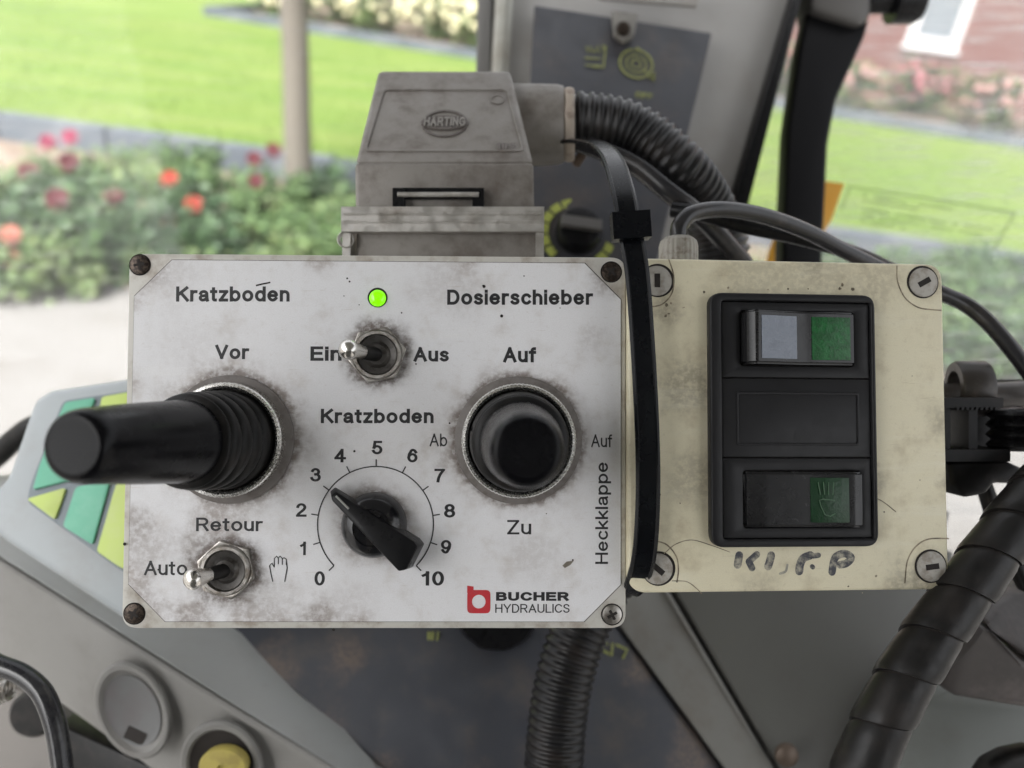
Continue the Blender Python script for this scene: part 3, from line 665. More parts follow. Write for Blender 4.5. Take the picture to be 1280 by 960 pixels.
# joysticks
def joystick(px, py, tx, ty, htip, key=False, lab=None):
    c = L.on(px, py); M = Matrix.Translation((c.x, c.y, 0))
    b = bmn(); lathe(b, [(.0217, .00006), (.0217, .0010), (.0212, .0014), (.0190, .0016), (0, .0016)], 72, M); js = fin('joystick', b, m_washer, L.o, label=lab)
    b = bmn(); N = 180
    lathe(b, [(.0190, .0016), (.0190, .0064), (.0186, .0070), (.0178, .0071), (.0171, .0067), (.0168, .0030)], N, M, wob=lambda i: .007 * (i % 2)); fin('collar', b, m_chrome, js, ang=20)
    tip = L.on(tx, ty, htip); base = Vector((c.x, c.y, .001)); ax = tip - base; ln = ax.length
    # rubber boot: stacked folds whose centres drift towards the tilted stick
    b = bmn(); rings = []; nn = 48; K_ = 72
    q = ax.to_track_quat('Z', 'Y').to_matrix()
    for i in range(K_ + 1):
        u = i / K_; t = u * .36
        cen = Vector((c.x, c.y, .003)).lerp(base + ax * t * 1.0, min(1, u * 1.0)) if False else base + ax * t + Vector((0, 0, .0035 * (1 - u)))
        tilt = Matrix.Identity(3).to_quaternion().slerp(q.to_quaternion(), min(1, u * 1.25))
        r_ = .0166 - .0016 * u - .0018 * (1 - abs(math.sin(u * 4.5 * math.pi))) ** 1.6 * (1 if u > .05 else 0) - (.0025 * ((u - .93) / .07) ** 2 if u > .93 else 0)
        rings.append([b.verts.new(cen + tilt @ Vector((r_ * math.cos(2 * math.pi * k / nn), r_ * math.sin(2 * math.pi * k / nn), 0))) for k in range(nn)])
    for a_, b_ in zip(rings, rings[1:]):
        for k in range(nn): b.faces.new((a_[k], a_[(k + 1) % nn], b_[(k + 1) % nn], b_[k]))
    b.faces.new(rings[-1]); bmesh.ops.recalc_face_normals(b, faces=b.faces)
    fin('boot', b, m_blkmat, js, ang=80)
    MM = Matrix.Translation(base) @ q.to_4x4(); z0 = ln * .345
    b = bmn(); pr = [(.0, z0), (.0112, z0), (.0126, z0 + .0006), (.0128, z0 + .0025), (.0124, z0 + .006), (.0112, z0 + (ln - z0) * .5), (.0096, ln - .0045), (.0092, ln - .0022), (.0085, ln - .0007), (.0077, ln), (.0064, ln - .00012), (0, ln - .00016)]
    lathe(b, pr, 64, MM); fin('grip', b, m_knob, js, ang=50)
    if key:
        b = bmn(); kq = L.on(612, 527, .012); box(b, -.0032, .0032, -.006, .006, -.002, .003, Matrix.Translation((kq.x, kq.y, .012)) @ Matrix.Rotation(R(-38), 4, 'Z')); fin('index_tab', b, m_knob, js, bevel=.0008)
joystick(288, 549, 91, 558, .073, lab='joystick pushed far over to the left')
joystick(648, 550, 659, 564, .072, key=True, lab='joystick standing upright, seen end on')

# rotary knob with pointer bar
c = L.on(469, 655); M = Matrix.Translation((c.x, c.y, 0))
b = bmn(); lathe(b, [(.0108, .0004), (.0110, .0016), (.0107, .0040), (.0095, .0068), (.0078, .0080), (.0062, .0084), (.0060, .0080), (0, .0080)], 56, M); kb = fin('rotary_knob', b, mat('glossy_black', (.008, .008, .010), .14, dirt=(.05, .045, .04), scale=200, amt=.35, rvar=.12), L.o)
ax0 = L.on(416, 619, .008); ax1 = L.on(513, 700, .012); axd = (ax1 - ax0).to_2d(); axl = axd.length; axd.normalize()
def ptop(px, py):
    z = .0100
    for _ in range(4):
        q = L.on(px, py, z); z = .0082 + .0042 * ((q - ax0).to_2d().dot(axd)) / axl
    return Vector((q.x, q.y, z))
TP = [ptop(*q) for q in ((415, 626), (414, 620), (420, 615), (517, 677), (522, 684), (508, 712), (498, 714))]
cen = sum((p.to_2d() for p in TP), Vector((0, 0))) / len(TP)
b = bmn(); hexa(b, TP, [Vector((p.x + (p.x - cen.x) * .10, p.y + (p.y - cen.y) * .10, .0030)) for p in TP]); fin('pointer', b, m_blk, kb, bevel=.0005, seg=3)
b = bmn(); tube(b, [ptop(420, 620) + Vector((0, 0, .00005)), ptop(436, 636) + Vector((0, 0, .00005))], .00032, 8); fin('pointer_mark', b, mat('white_mark', (.4, .4, .38), .5), kb)

# =================================================================== RIGHT SWITCH BOX
MR = frame(-.04633592, .07364713, -.00509992, .09526959, -.01390452, -.26333198)
Rb = Th('switch_box', 'cream plastic enclosure with two rocker switches in a black frame', 'switch box', MR)
RW, RH = .056, .0566
m_cream = mat('aged_cream', (0.77, 0.715, 0.525), 0.42, grain=.12, smear=(.84, .81, .66), f2s=1.5, dirt=(0.42, 0.34, 0.21), scale=70, lo=.48, hi=.78, amt=.6, rvar=.2, bump=.1, bscale=1200,
              spots=[(Rb.on(860, 480).x, Rb.on(860, 480).y, .004, .018, .6, (.19, .16, .11)), (Rb.on(985, 365).x, Rb.on(985, 365).y, .02, .036, .35, (.2, .17, .12)), (Rb.on(1100, 340).x, Rb.on(1100, 340).y, .002, .02, .35, (.22, .17, .11)),
                     (Rb.on(1175, 520).x, Rb.on(1175, 520).y, .001, .012, .25, (.2, .17, .12)), (Rb.on(870, 600).x, Rb.on(870, 600).y, .004, .016, .45, (.2, .17, .12)), (Rb.on(1130, 730).x, Rb.on(1130, 730).y, .001, .016, .5, (.14, .12, .09)), (Rb.on(835, 385).x, Rb.on(835, 385).y, .001, .012, .5, (.15, .11, .08)), (Rb.on(1090, 600).x, Rb.on(1090, 600).y, .003, .010, .5, (.2, .17, .12)), (.052, .052, .004, .009, .5, (.2, .16, .1)), (.05, -.05, .004, .010, .55, (.16, .13, .09)), (.0555, 0, .0003, .010, .5, (.24, .2, .14)), (.0555, -.02, .0003, .007, .5, (.24, .2, .14)), (-.01, -.056, .0003, .012, .45, (.24, .2, .14)), (.01, .056, .0003, .010, .45, (.24, .2, .14))])
b = bmn(); prism(b, rounded([(-RW, -RH), (RW, -RH), (RW, RH), (-RW, RH)], .0062, 8), -.012, 0); fin('lid', b, m_cream, Rb.o, bevel=.0011, seg=3)
b = bmn(); prism(b, rounded([(-RW + .0006, -RH + .0006), (RW - .0006, -RH + .0006), (RW - .0006, RH - .0006), (-RW + .0006, RH - .0006)], .006, 8), -.045, -.0125); fin('housing', b, m_cream, Rb.o, bevel=.001)
b = bmn(); prism(b, rounded([(-RW + .001, -RH + .001), (RW - .001, -RH + .001), (RW - .001, RH - .001), (-RW + .001, RH - .001)], .006, 8), -.0126, -.0119); fin('gasket', b, m_hole, Rb.o)
m_screww = mat('grey_plastic_screw', (0.42, 0.40, 0.36), 0.45, dirt=(.2, .17, .13), scale=260, lo=.4, hi=.7)
for (x, y, an) in ((1154, 353, .5), (821, 351, 1.57), (822, 711, -.7), (1164, 708, .12)): screw_part(Rb, x, y, .0056, 0, m_screww, Rb.o, slot='slot', ang=an)
def lines(T, polys, w_, z, name, m, parent, kind=None, n=8):
    b = bmn()
    for k, pl in enumerate(polys):
        ribbon(b, [tuple(p)[:2] for p in spline([Vector(tuple(T.on(*q))[:2] + (0,)) for q in pl], n)], w_, z + k * 8e-6, .00005)
    return fin(name, b, m, parent, smooth=False, kind=kind)
m_groove = mat('groove_grime', (0.14, 0.115, 0.08), 0.8, dirt=(.45, .38, .27), scale=180, lo=.4, hi=.6)
for pl in (((1121, 332), (1122, 352), (1131, 372), (1147, 384), (1164, 387), (1177, 388)), ((836, 324), (842, 345), (840, 366), (828, 380), (812, 384)), ((812, 675), (832, 680), (845, 695), (848, 712), (846, 728)), ((1186, 673), (1160, 674), (1144, 684), (1134, 702), (1131, 729))):
    lines(Rb, [pl], .00045, .00003, 'corner_groove', m_groove, Rb.o)
lines(Rb, [((830, 692), (845, 680), (865, 675), (890, 682), (912, 690)), ((840, 726), (858, 727), (870, 735), (877, 742)), ((1090, 620), (1105, 628), (1120, 640)), ((853, 385), (856, 384))], .00028, .00003, 'crack', m_groove, Rb.o)
b = bmn()
for (x, y, r_) in ((833, 381, 3), (839, 379, 2), (832, 395, 2.6), (836, 392, 1.8), (1053, 356, 3), (1050, 361, 2.4), (1066, 361, 2.6), (910, 360, 2), (880, 365, 2.2), (985, 361, 1.6), (960, 362, 1.2), (1010, 361, 1.5), (825, 618, 1.6), (850, 629, 1.2), (1092, 487, 1.2), (1140, 470, .8), (1105, 640, 1.3), (1060, 733, 1.4), (1095, 720, 1.6), (1078, 741, 1), (1150, 600, 1)):
    q = Rb.on(x, y); pts = [(q.x + r_ * .00026 * math.cos(a) * random.uniform(.5, 1.2), q.y + r_ * .00026 * math.sin(a) * random.uniform(.5, 1.2)) for a in [i * .9 for i in range(7)]]
    prism(b, pts, .00002, .00009)
fin('speck', b, m_groove, Rb.o, smooth=False, kind='stuff')
# worn hand lettering
m_worn = mat('worn_marker', (0.06, 0.063, 0.075), 0.6, dirt=(0.50, 0.47, 0.37), scale=300, lo=.42, hi=.66, amt=.85)
m_worn2 = mat('faint_marker', (0.30, 0.29, 0.25), 0.6, dirt=(0.50, 0.47, 0.37), scale=300, lo=.42, hi=.6, amt=.9)
def stroke(polys, w_, m):
    b = bmn()
    for k, pl in enumerate(polys):
        pp = [tuple(p)[:2] for p in spline([Vector(tuple(Rb.on(*q))[:2] + (0,)) for q in pl], 5)]
        e0, e1 = Vector(pp[0]), Vector(pp[-1]); ribbon(b, pp, w_, .00004 + k * 1.2e-5, .00003)
        for e in (e0, e1): disc(b, e.x, e.y, w_ * .5, .00003 + k * 1.2e-5, .00006 + k * 1.2e-5, 10)
    fin('lettering', b, m, Rb.o, smooth=False)
stroke([((924, 694), (923, 700), (922, 706))], .0027, m_worn); stroke([((946, 693), (936, 702)), ((936, 702), (940, 710))], .0023, m_worn)
stroke([((964, 694), (962, 702), (960, 708))], .0027, m_worn); stroke([((984, 706), (982, 714), (975, 717))], .0008, m_worn2)
stroke([((1013, 694), (1004, 698), (1000, 706), (999, 714))], .0028, m_worn); stroke([((1016, 695), (1023, 694))], .0018, m_worn); stroke([((1015, 708), (1016, 709))], .0016, m_worn)
stroke([((1040, 715), (1042, 702), (1046, 695), (1056, 692), (1064, 697), (1058, 704), (1050, 706))], .0026, m_worn)

m_mod = mat('charcoal_module', (0.019, 0.019, 0.0205), 0.30, spec=.2, dirt=(0.020, 0.020, 0.020), scale=110, lo=.45, hi=.8, amt=.5, rvar=.15, bump=.08, bscale=2500)
# black frame with three modules
def pp(h, *pts): return [tuple(Rb.on(x, y, h))[:2] for x, y in pts]
def rect(P):                       # straighten to an axis-aligned rectangle
    xs = [p[0] for p in P]; ys = [p[1] for p in P]; xs.sort(); ys.sort()
    x0, x1, y0, y1 = (xs[0] + xs[1]) / 2, (xs[2] + xs[3]) / 2, (ys[0] + ys[1]) / 2, (ys[2] + ys[3]) / 2
    return x0, x1, y0, y1
def rpts(r): return [(r[0], r[2]), (r[1], r[2]), (r[1], r[3]), (r[0], r[3])]
def shr(r, k): return (r[0] + k, r[1] - k, r[2] + k, r[3] - k)
fh = .0042
fo = rect(pp(fh, (887, 367), (1091, 367), (1102, 684), (890, 684)))
fi = rect(pp(fh, (902, 376), (1087, 378), (1095, 674), (905, 674)))
b = bmn(); ringplate(b, rounded(rpts(fo), .0045, 6), rounded(rpts(fi), .0012, 6), .0001, fh); fr = fin('switch_frame', b, m_mod, Rb.o, bevel=.0013, seg=3)
mh = .0030
ya = Rb.on(990, 473, mh).y; yb_ = Rb.on(990, 572, mh).y; g_ = .00022
mods = [(fi[0] + g_, fi[1] - g_, ya + g_, fi[3] - g_), (fi[0] + g_, fi[1] - g_, yb_ + g_, ya - g_), (fi[0] + g_, fi[1] - g_, fi[2] + g_, yb_ - g_)]
# blank cover
b = bmn(); prism(b, rpts(shr(fi, -.0003)), .00002, .0009); fin('frame_base', b, m_hole, fr, smooth=False)
b = bmn(); prism(b, rounded(rpts(mods[1]), .0006, 3), .0001, mh); bc = fin('blank_cover', b, m_mod, Rb.o, bevel=.0003)
ir = rect(pp(mh, (920, 490), (1074, 490), (1074, 557), (920, 557)))
b = bmn(); ringplate(b, rounded(rpts(ir), .0009, 4), rounded(rpts(shr(ir, .0009)), .0007, 4), mh - .0002, mh + .00035); fin('raised_border', b, m_mod, bc, bevel=.00022)
def rocker(mod, oc, on):
    hole = rect(pp(mh, *oc)); b = bmn()
    ringplate(b, rounded(rpts(mod), .0006, 6), rounded(rpts(hole), .0012, 6), .0001, mh); md = fin('rocker_switch', b, m_mod, Rb.o, bevel=.0003)
    b = bmn(); prism(b, rpts(shr(hole, -.0004)), .00012, .0008); fin('recess', b, m_hole, md, smooth=False)
    x0, x1, y0, y1 = shr(hole, .00045); W_ = x1 - x0
    if on: pr = [(0, .001), (0, .0060), (.02, .0074), (.06, .0092), (.085, .0095), (.115, .0090), (.45, .0062), (.50, .0058), (.58, .0056), (.98, .0052), (1, .0047), (1, .001)]
    else: pr = [(0, .001), (0, .0030), (.03, .0036), (.20, .0040), (.52, .0046), (.84, .0056), (.91, .0062), (.96, .0062), (1, .0056), (1, .001)]
    b = bmn(); N = len(pr)
    a_ = [b.verts.new((x0 + u * W_, y0, z)) for u, z in pr]; c_ = [b.verts.new((x0 + u * W_, y1, z)) for u, z in pr]
    for i in range(N): b.faces.new((a_[i], a_[(i + 1) % N], c_[(i + 1) % N], c_[i]))
    b.faces.new(a_[::-1]); b.faces.new(c_); bmesh.ops.recalc_face_normals(b, faces=b.faces)
    es = [e for e in b.edges if e.calc_face_angle(0) > R(50)]
    bmesh.ops.bevel(b, geom=es, offset=.0008, segments=3, affect='EDGES', clamp_overlap=True)
    rk = fin('rocker', b, mat('shiny_rocker', (.012, .012, .013), .2, spec=.45, dirt=(.02, .02, .02), scale=90, amt=.4, rvar=.08), md, ang=50)
    u0, u1 = (.60, .95) if on else (.55, .87)
    def zz(u):
        for (ua, za), (ub, zb) in zip(pr[1:], pr[2:]):
            if ua <= u <= ub and ub > ua: return za + (zb - za) * (u - ua) / (ub - ua)
        return .005
    yA, yB = y0 + (y1 - y0) * .09, y1 - (y1 - y0) * .10
    b = bmn(); fpts = [(x0 + u0 * W_, yA, zz(u0)), (x0 + u1 * W_, yA, zz(u1)), (x0 + u1 * W_, yB, zz(u1)), (x0 + u0 * W_, yB, zz(u0))]
    hexa(b, [Vector(p) + Vector((0, 0, .00035)) for p in fpts], [Vector(p) - Vector((0, 0, .0004)) for p in fpts])
    gm = mat('green_lens_on', (.008, .125, .028), .3, dirt=(.005, .07, .016), scale=350, lo=.4, hi=.6, rvar=.2, bump=.6, bscale=700) if on else mat('green_lens_off', (.008, .042, .015), .35, dirt=(.006, .028, .011), scale=350, bump=.3, bscale=700)
    fin('lens', b, gm, md, bevel=.0002)
    if on:
        b = bmn(); u0, u1 = .12, .46; fpts = [(x0 + u0 * W_, y0 + (y1 - y0) * .10, zz(u0)), (x0 + u1 * W_, y0 + (y1 - y0) * .10, zz(u1)), (x0 + u1 * W_, y1 - (y1 - y0) * .10, zz(u1)), (x0 + u0 * W_, y1 - (y1 - y0) * .10, zz(u0))]
        hexa(b, [Vector(p) + Vector((0, 0, .00016)) for p in fpts], [Vector(p) - Vector((0, 0, .0003)) for p in fpts]); fin('painted_sheen_insert', b, mat('painted_sheen_insert', (.20, .225, .275), .22, dirt=(.14, .16, .20), scale=200, rvar=.2, bump=.2, bscale=1500), md)  # pale blue grey plate paints the sky's reflection on the raised face
    else:
        b = bmn(); z = zz(.7) + .0004
        def q(u, v): return (x0 + (.55 + .32 * u) * W_, yA + (yB - yA) * v)
        for k in range(4): ribbon(b, [q(.18 + .14 * k, .9), q(.24 + .11 * k, .62)], .00035, z, .0002)
        ribbon(b, [q(.2, .5), q(.3, .52), q(.6, .5), q(.72, .38), q(.66, .22), q(.5, .14), q(.35, .18), q(.26, .34)], .00035, z + .00002, .0002, close=True)
        fin('lamp_symbol', b, mat('green_relief', (.03, .09, .035), .4), md, smooth=False)
rocker(mods[0], ((925, 387), (1067, 391), (1067, 458), (925, 458)), True)
rocker(mods[2], ((928, 588), (1074, 588), (1078, 660), (930, 660)), False)

# cable gland on top of the box
gx = Rb.on(848, 320, -.022).x; GM = Matrix.Translation((gx, RH, -.022)) @ Matrix.Rotation(R(-90), 4, 'X')
b = bmn(); lathe(b, [(.0069, 0), (.0071, .0012), (.0071, .0092), (.0066, .0112), (.0050, .0126), (.0036, .0126), (0, .0120)], 96, GM, wob=lambda i: .018 * (1 if (i // 2) % 2 else -1)); fin('cable_gland', b, mat('gland_grey', (.36, .34, .30), .45, dirt=(.15, .12, .09), scale=300), Rb.o, ang=25)
# =================================================================== CABLE TIE round both boxes
T1 = Th('cable_tie', 'wide black cable tie looped between the white box and the cream box', 'cable tie', at(805, 480, .255))
def strap(T, pts, w_, th, side):
    """flat band along pts; side = unit vector across the band"""
    P = spline([T.p(*q) for q in pts], 10); b = bmn(); rings = []
    for i, p in enumerate(P):
        t = (P[min(i + 1, len(P) - 1)] - P[max(i - 1, 0)]).normalized(); s_ = (side - side.dot(t) * t).normalized(); n_ = t.cross(s_)
        pr = [(-.5, -.5), (-.5, .15), (-.40, .5), (-.34, .22), (.34, .22), (.40, .5), (.5, .15), (.5, -.5)]
        rings.append([b.verts.new(p + s_ * u * w_ + n_ * v * th) for u, v in pr])
    for a_, c_ in zip(rings, rings[1:]):
        for k in range(8): b.faces.new((a_[k], a_[(k + 1) % 8], c_[(k + 1) % 8], c_[k]))
    b.faces.new(rings[0]); b.faces.new(rings[-1]); bmesh.ops.recalc_face_normals(b, faces=b.faces); return b
m_tie = mat('tie_nylon', (0.003, 0.0035, 0.005), 0.24, spec=.22, f2s=.2, dirt=(0.010, 0.013, 0.015), scale=50, lo=.45, hi=.75, amt=.55, rvar=.08, bump=.1, bscale=1500)
b = strap(T1, [(640, 215, .375), (690, 182, .355), (735, 177, .318), (762, 192, .285), (778, 235, .262), (788, 290, .2535), (797, 345, .2525), (804, 440, .2525), (809, 540, .2525), (810, 620, .2525), (806, 690, .2530), (797, 727, .259), (788, 742, .272), (780, 742, .30)], .0080, .0016, Vector((1, 0, 0)))
fin('strap', b, m_tie, T1.o, ang=28)
M = Matrix.Translation(T1.p(788, 283, .2525)) @ Matrix.Rotation(R(4), 4, 'Z')
b = bmn(); box(b, -.0062, .0062, -.0044, .0044, -.0035, .0035, M); fin('head', b, m_tie, T1.o, bevel=.0012, seg=3)

# =================================================================== INDUSTRIAL CONNECTOR
H1 = Th('plug_connector', 'dirty grey metal plug connector with a locking bar behind the white box', 'connector', at(557, 200, .31))
m_alu = mat('cast_alloy', (0.26, 0.243, 0.222), 0.45, metal=.25, dirt=(0.10, 0.075, 0.06), scale=70, lo=.42, hi=.75, amt=.7, rvar=.2, bump=.25, bscale=900, var=.15)
def solid(T, pts, back, name, m, parent, bevel=.001, seg=3, **k):
    f_ = [T.p(*q) for q in pts]; v = Vector(back); b = bmn(); hexa(b, f_, [p + v for p in f_]); return fin(name, b, m, parent, bevel=bevel, seg=seg, **k)
hood = solid(H1, [(472, 88, .337), (638, 88, .337), (667, 204, .303), (443, 204, .303)], (0, .001, -.040), 'hood', m_alu, H1.o, bevel=.0022)
b = bmn(); f_ = [H1.p(*q) for q in ((443, 203, .3030), (667, 203, .3030), (668, 268, .3045), (444, 268, .3045))]
hexa(b, f_, [p + Vector((0, 0, -.05)) for p in f_]); fin('skirt', b, m_alu, H1.o, bevel=.0016, seg=3)
b = bmn(); f_ = [H1.p(*q) for q in ((445, 288, .3015), (672, 288, .3015), (674, 420, .303), (443, 420, .303))]
hexa(b, f_, [p + Vector((0, 0, -.05)) for p in f_]); fin('base', b, m_alu, H1.o, bevel=.0016, seg=3)
# slope frame (origin on slope face) for relief
sA, sB, sC = C(472, 88, .337), C(638, 88, .337), C(443, 204, .303)
ex = (sB - sA).normalized(); ez = ex.cross(sA - sC).normalized(); ey = ez.cross(ex)
MS = Matrix((ex, ey, ez)).transposed().to_4x4(); MS.translation = (sA + sB) / 2
class Sub(Th):
    def __init__(s, M): s.M = M; s.I = M.inverted()
SS = Sub(MS); toH = H1.I @ MS
def slope(bm): bm.transform(toH); return bm
o4 = [tuple(SS.on(*q))[:2] for q in ((478, 111), (634, 111), (656, 190), (455, 190))]
i4 = [tuple(SS.on(*q))[:2] for q in ((481, 113.5), (632, 113.5), (652.5, 187.5), (458.5, 187.5))]
b = bmn(); ringplate(b, rounded(o4, .0022, 5), rounded(i4, .002, 5), -.0002, .0005); fin('relief_border', slope(b), m_alu, hood, bevel=.0002)
ec = SS.on(556, 155); er = (SS.on(585, 155) - SS.on(528, 155)).length / 2
b = bmn(); N = 40
def ell(rx, ry, dy=0): return [(ec.x + rx * math.cos(2 * math.pi * i / N), ec.y + dy + ry * math.sin(2 * math.pi * i / N)) for i in range(N)]
ringplate(b, ell(er, er * .92), ell(er * .9, er * .8), -.0001, .0006)
prism(b, ell(er * 1.04, er * .48), -.0001, .0009)
fin('badge', slope(b), mat('grimy_alloy', (.13, .115, .105), .6, dirt=(.09, .07, .06), scale=200), hood, bevel=.00015)
me = text_mesh('HARTING', er * 1.8, er * .62, .22)
me.transform(toH @ Matrix.Translation((ec.x - er * .9, ec.y - er * .31, .0009)))
bb = bmn(); bb.from_mesh(me); r_ = bmesh.ops.extrude_face_region(bb, geom=list(bb.faces)); bmesh.ops.translate(bb, verts=[v for v in r_['geom'] if isinstance(v, bmesh.types.BMVert)], vec=(toH.to_3x3() @ Vector((0, 0, .0005))))
fin('lettering', bb, m_alu, hood, smooth=False)
b = bmn(); q = SS.on(622, 125); M = Matrix.Translation((q.x, q.y, 0)); lathe(b, [(.0030, -.0001), (.0030, .00035), (.0025, .00035), (.0025, .00005), (0, .00005)], 28, M); fin('mould_mark', slope(b), m_alu, hood)
me = text_mesh('195', .008, .0035, .16); q = SS.on(620, 187); me.transform(toH @ Matrix.Translation((q.x, q.y, .0006))); link('lettering', me, mat('raised_number', (.17, .15, .14), .6), hood, smooth=False)
# locking bar
m_bar = mat('galvanised_bar', (0.62, 0.60, 0.57), 0.3, metal=.9, dirt=(.22, .18, .14), scale=70, lo=.46, hi=.75, amt=.6, rvar=.3)
y0 = H1.p(427, 259, .298); y1 = H1.p(680, 262, .298); yb = H1.p(427, 290, .298)
b = bmn(); box(b, y0.x, y1.x, yb.y, y0.y, y0.z - .0035, y0.z + .001); lb = fin('locking_bar', b, m_bar, H1.o, bevel=.0012, seg=3)
for dy_ in (.30, .62):
    yy = y0.y + (yb.y - y0.y) * dy_; b = bmn(); tube(b, [Vector((y0.x + .001, yy, y0.z + .0009)), Vector((y1.x - .001, yy, y0.z + .0009))], .0006, 8); fin('bar_ridge', b, m_bar, lb)
for sx in (y0.x + .0016, y1.x - .0016):
    b = bmn(); box(b, sx - .0016, sx + .0016, yb.y - .012, y0.y - .001, y0.z - .016, y0.z - .001); fin('bar_arm', b, m_bar, H1.o, bevel=.0008)
for px_ in (433,):
    b = bmn(); lathe(b, [(.0022, 0), (.0032, .0004), (.0034, .0014), (.0030, .002)], 24, Matrix.Translation(H1.p(px_, 300, .300))); fin('bar_pivot', b, m_bar, H1.o)
a_ = H1.p(491, 244, .3005); c_ = H1.p(605, 244, .3005)
b = bmn(); box(b, a_.x, c_.x, a_.y - .0012, a_.y + .0030, a_.z - .002, a_.z - .0004); cl = fin('catch', b, m_blk, H1.o, bevel=.0004)
for x_ in (a_.x, c_.x - .0045): 
    b = bmn(); box(b, x_, x_ + .0045, a_.y - .005, a_.y + .0025, a_.z - .0035, a_.z + .0008); fin('catch_lug', b, m_blk, cl, bevel=.0006)
b = bmn(); tube(b, [a_ + Vector((.002, 0, .001)), Vector((c_.x - .002, a_.y, a_.z + .001))], .0010, 10); fin('catch_rod', b, m_bar, cl)
# side outlet and nut
oA = H1.p(630, 158, .352); oB = H1.p(705, 156, .350); ax = (oB - oA); q = ax.to_track_quat('Z', 'Y').to_matrix().to_4x4(); MM = Matrix.Translation(oA) @ q; ln = ax.length
b = bmn(); lathe(b, [(.0186, 0), (.0182, ln * .3), (.0174, ln * .9), (.0165, ln), (.0130, ln)], 48, MM); fin('outlet', b, m_alu, H1.o)
b = bmn(); lathe(b, [(.0162, ln - .0002), (.0172, ln + .0010), (.0172, ln + .0035), (.0162, ln + .0048), (.010, ln + .0048)], 8, MM); fin('nut', b, mat('beige_nut', (.40, .34, .28), .5, dirt=(.2, .15, .12), scale=150), H1.o, bevel=.0006)

# corrugated conduit
Cn = Th('corrugated_conduit', 'thick black corrugated conduit curving from the plug down behind both boxes', 'conduit', at(900, 300, .35))
P = resample(spline([Cn.p(*q) for q in ((700, 155, .350), (735, 153, .349), (790, 166, .350), (845, 208, .350), (885, 262, .365), (903, 325, .372), (895, 420, .375), (850, 560, .37), (785, 680, .36), (730, 775, .350), (703, 860, .345), (692, 960, .342), (690, 1060, .34))], 24), .00062)
def cr_(i):
    u = 0
    return (.0119, .0122, .0131, .0133, .0131, .0122)[i % 6]
b = bmn(); tube(b, P, cr_, 28, cap=False); fin('conduit_wall', b, mat('conduit_nylon', (0.009, 0.009, 0.010), 0.28, spec=.38, dirt=(0.028, 0.021, 0.018), scale=70, lo=.42, hi=.72, amt=.6, rvar=.15), Cn.o, ang=80)
def cable(name, label, pts, r, m, flat=1.0, M0=None):
    T = Th(name, label, 'cable', at(*pts[len(pts) // 2])); b = bmn(); tube(b, spline([T.p(*q) for q in pts], 12), r, 18, flat=flat)
    fin('sheath', b, m, T.o, ang=80); return T
cable('cable', 'dark grey flat cable running down under the corrugated conduit', [(690, 172, .345), (730, 180, .345), (790, 205, .34), (835, 240, .335), (880, 275, .34), (930, 330, .36)], .0046, m_cable, .8)
cable('cable', 'smooth grey cable arching out of the ribbed gland on the cream box', [(848, 300, .285), (850, 282, .285), (866, 267, .288), (905, 262, .295), (955, 270, .305), (1010, 290, .315), (1060, 316, .325), (1120, 345, .33), (1175, 366, .32), (1215, 386, .31), (1255, 425, .305), (1320, 510, .30)], .0032, m_cable)
cable('cable', 'black cable running beneath the grey cable towards the windscreen', [(840, 262, .33), (880, 268, .325), (940, 284, .325), (1000, 297, .33), (1070, 318, .34), (1130, 345, .35)], .0034, m_blk)
cable('cable', 'thin brown cable end beside the top of the cable tie', [(700, 172, .36), (718, 182, .355), (728, 190, .355), (720, 205, .36)], .0022, mat('brown_wire', (.16, .11, .08), .6))

# =================================================================== SPIRAL WRAP HOSE
W1 = Th('wrapped_hose', 'hose bundle in black spiral wrap crossing the lower right corner', 'hose', at(1160, 790, .262))
P = resample(spline([W1.p(*q) for q in ((1345, 560, .285), (1290, 625, .276), (1232, 702, .268), (1172, 785, .262), (1120, 868, .258), (1080, 955, .256), (1050, 1060, .254))], 30), .0006)
Tn, Nn = frames(P)
b = bmn(); tube(b, P, .0082, 24); fin('inner_hose', b, m_hole, W1.o, ang=80)
pitch = .0172; step = .0006; nA = 40; nU = 8; b = bmn(); grid = []
Ltot = (len(P) - 1) * step; turns = int(Ltot / pitch) - 0
for k in range(int(turns * nA)):
    row_ = []
    for j in range(nU + 3):
        u = min(1, max(0, (j - 1) / nU)); s_ = pitch * (k / nA) + u * pitch * .965
        i = min(len(P) - 1, s_ / step); i0 = int(i); i1 = min(i0 + 1, len(P) - 1); fr_ = i - i0
        p = P[i0].lerp(P[i1], fr_); t = Tn[i0]; n_ = Nn[i0]; B = t.cross(n_); a = 2 * math.pi * k / nA
        rad = .0090 + .0008 * u ** 1.4 - .00045 * (2 * abs(u - .5)) ** 8 + .0001 * math.sin(k * .11)
        if j == 0 or j == nU + 2: rad = .0082
        row_.append(b.verts.new(p + (n_ * math.cos(a) + B * math.sin(a)) * rad))
    grid.append(row_)
for g0, g1 in zip(grid, grid[1:]):
    for j in range(nU + 2): b.faces.new((g0[j], g0[j + 1], g1[j + 1], g1[j]))
bmesh.ops.recalc_face_normals(b, faces=b.faces)
fin('spiral_wrap', b, mat('spiral_wrap_plastic', (0.012, 0.0115, 0.0115), 0.30, spec=.3, dirt=(0.034, 0.028, 0.025), scale=75, lo=.42, hi=.75, amt=.6, rvar=.2, bump=.08, bscale=1500), W1.o, ang=50)

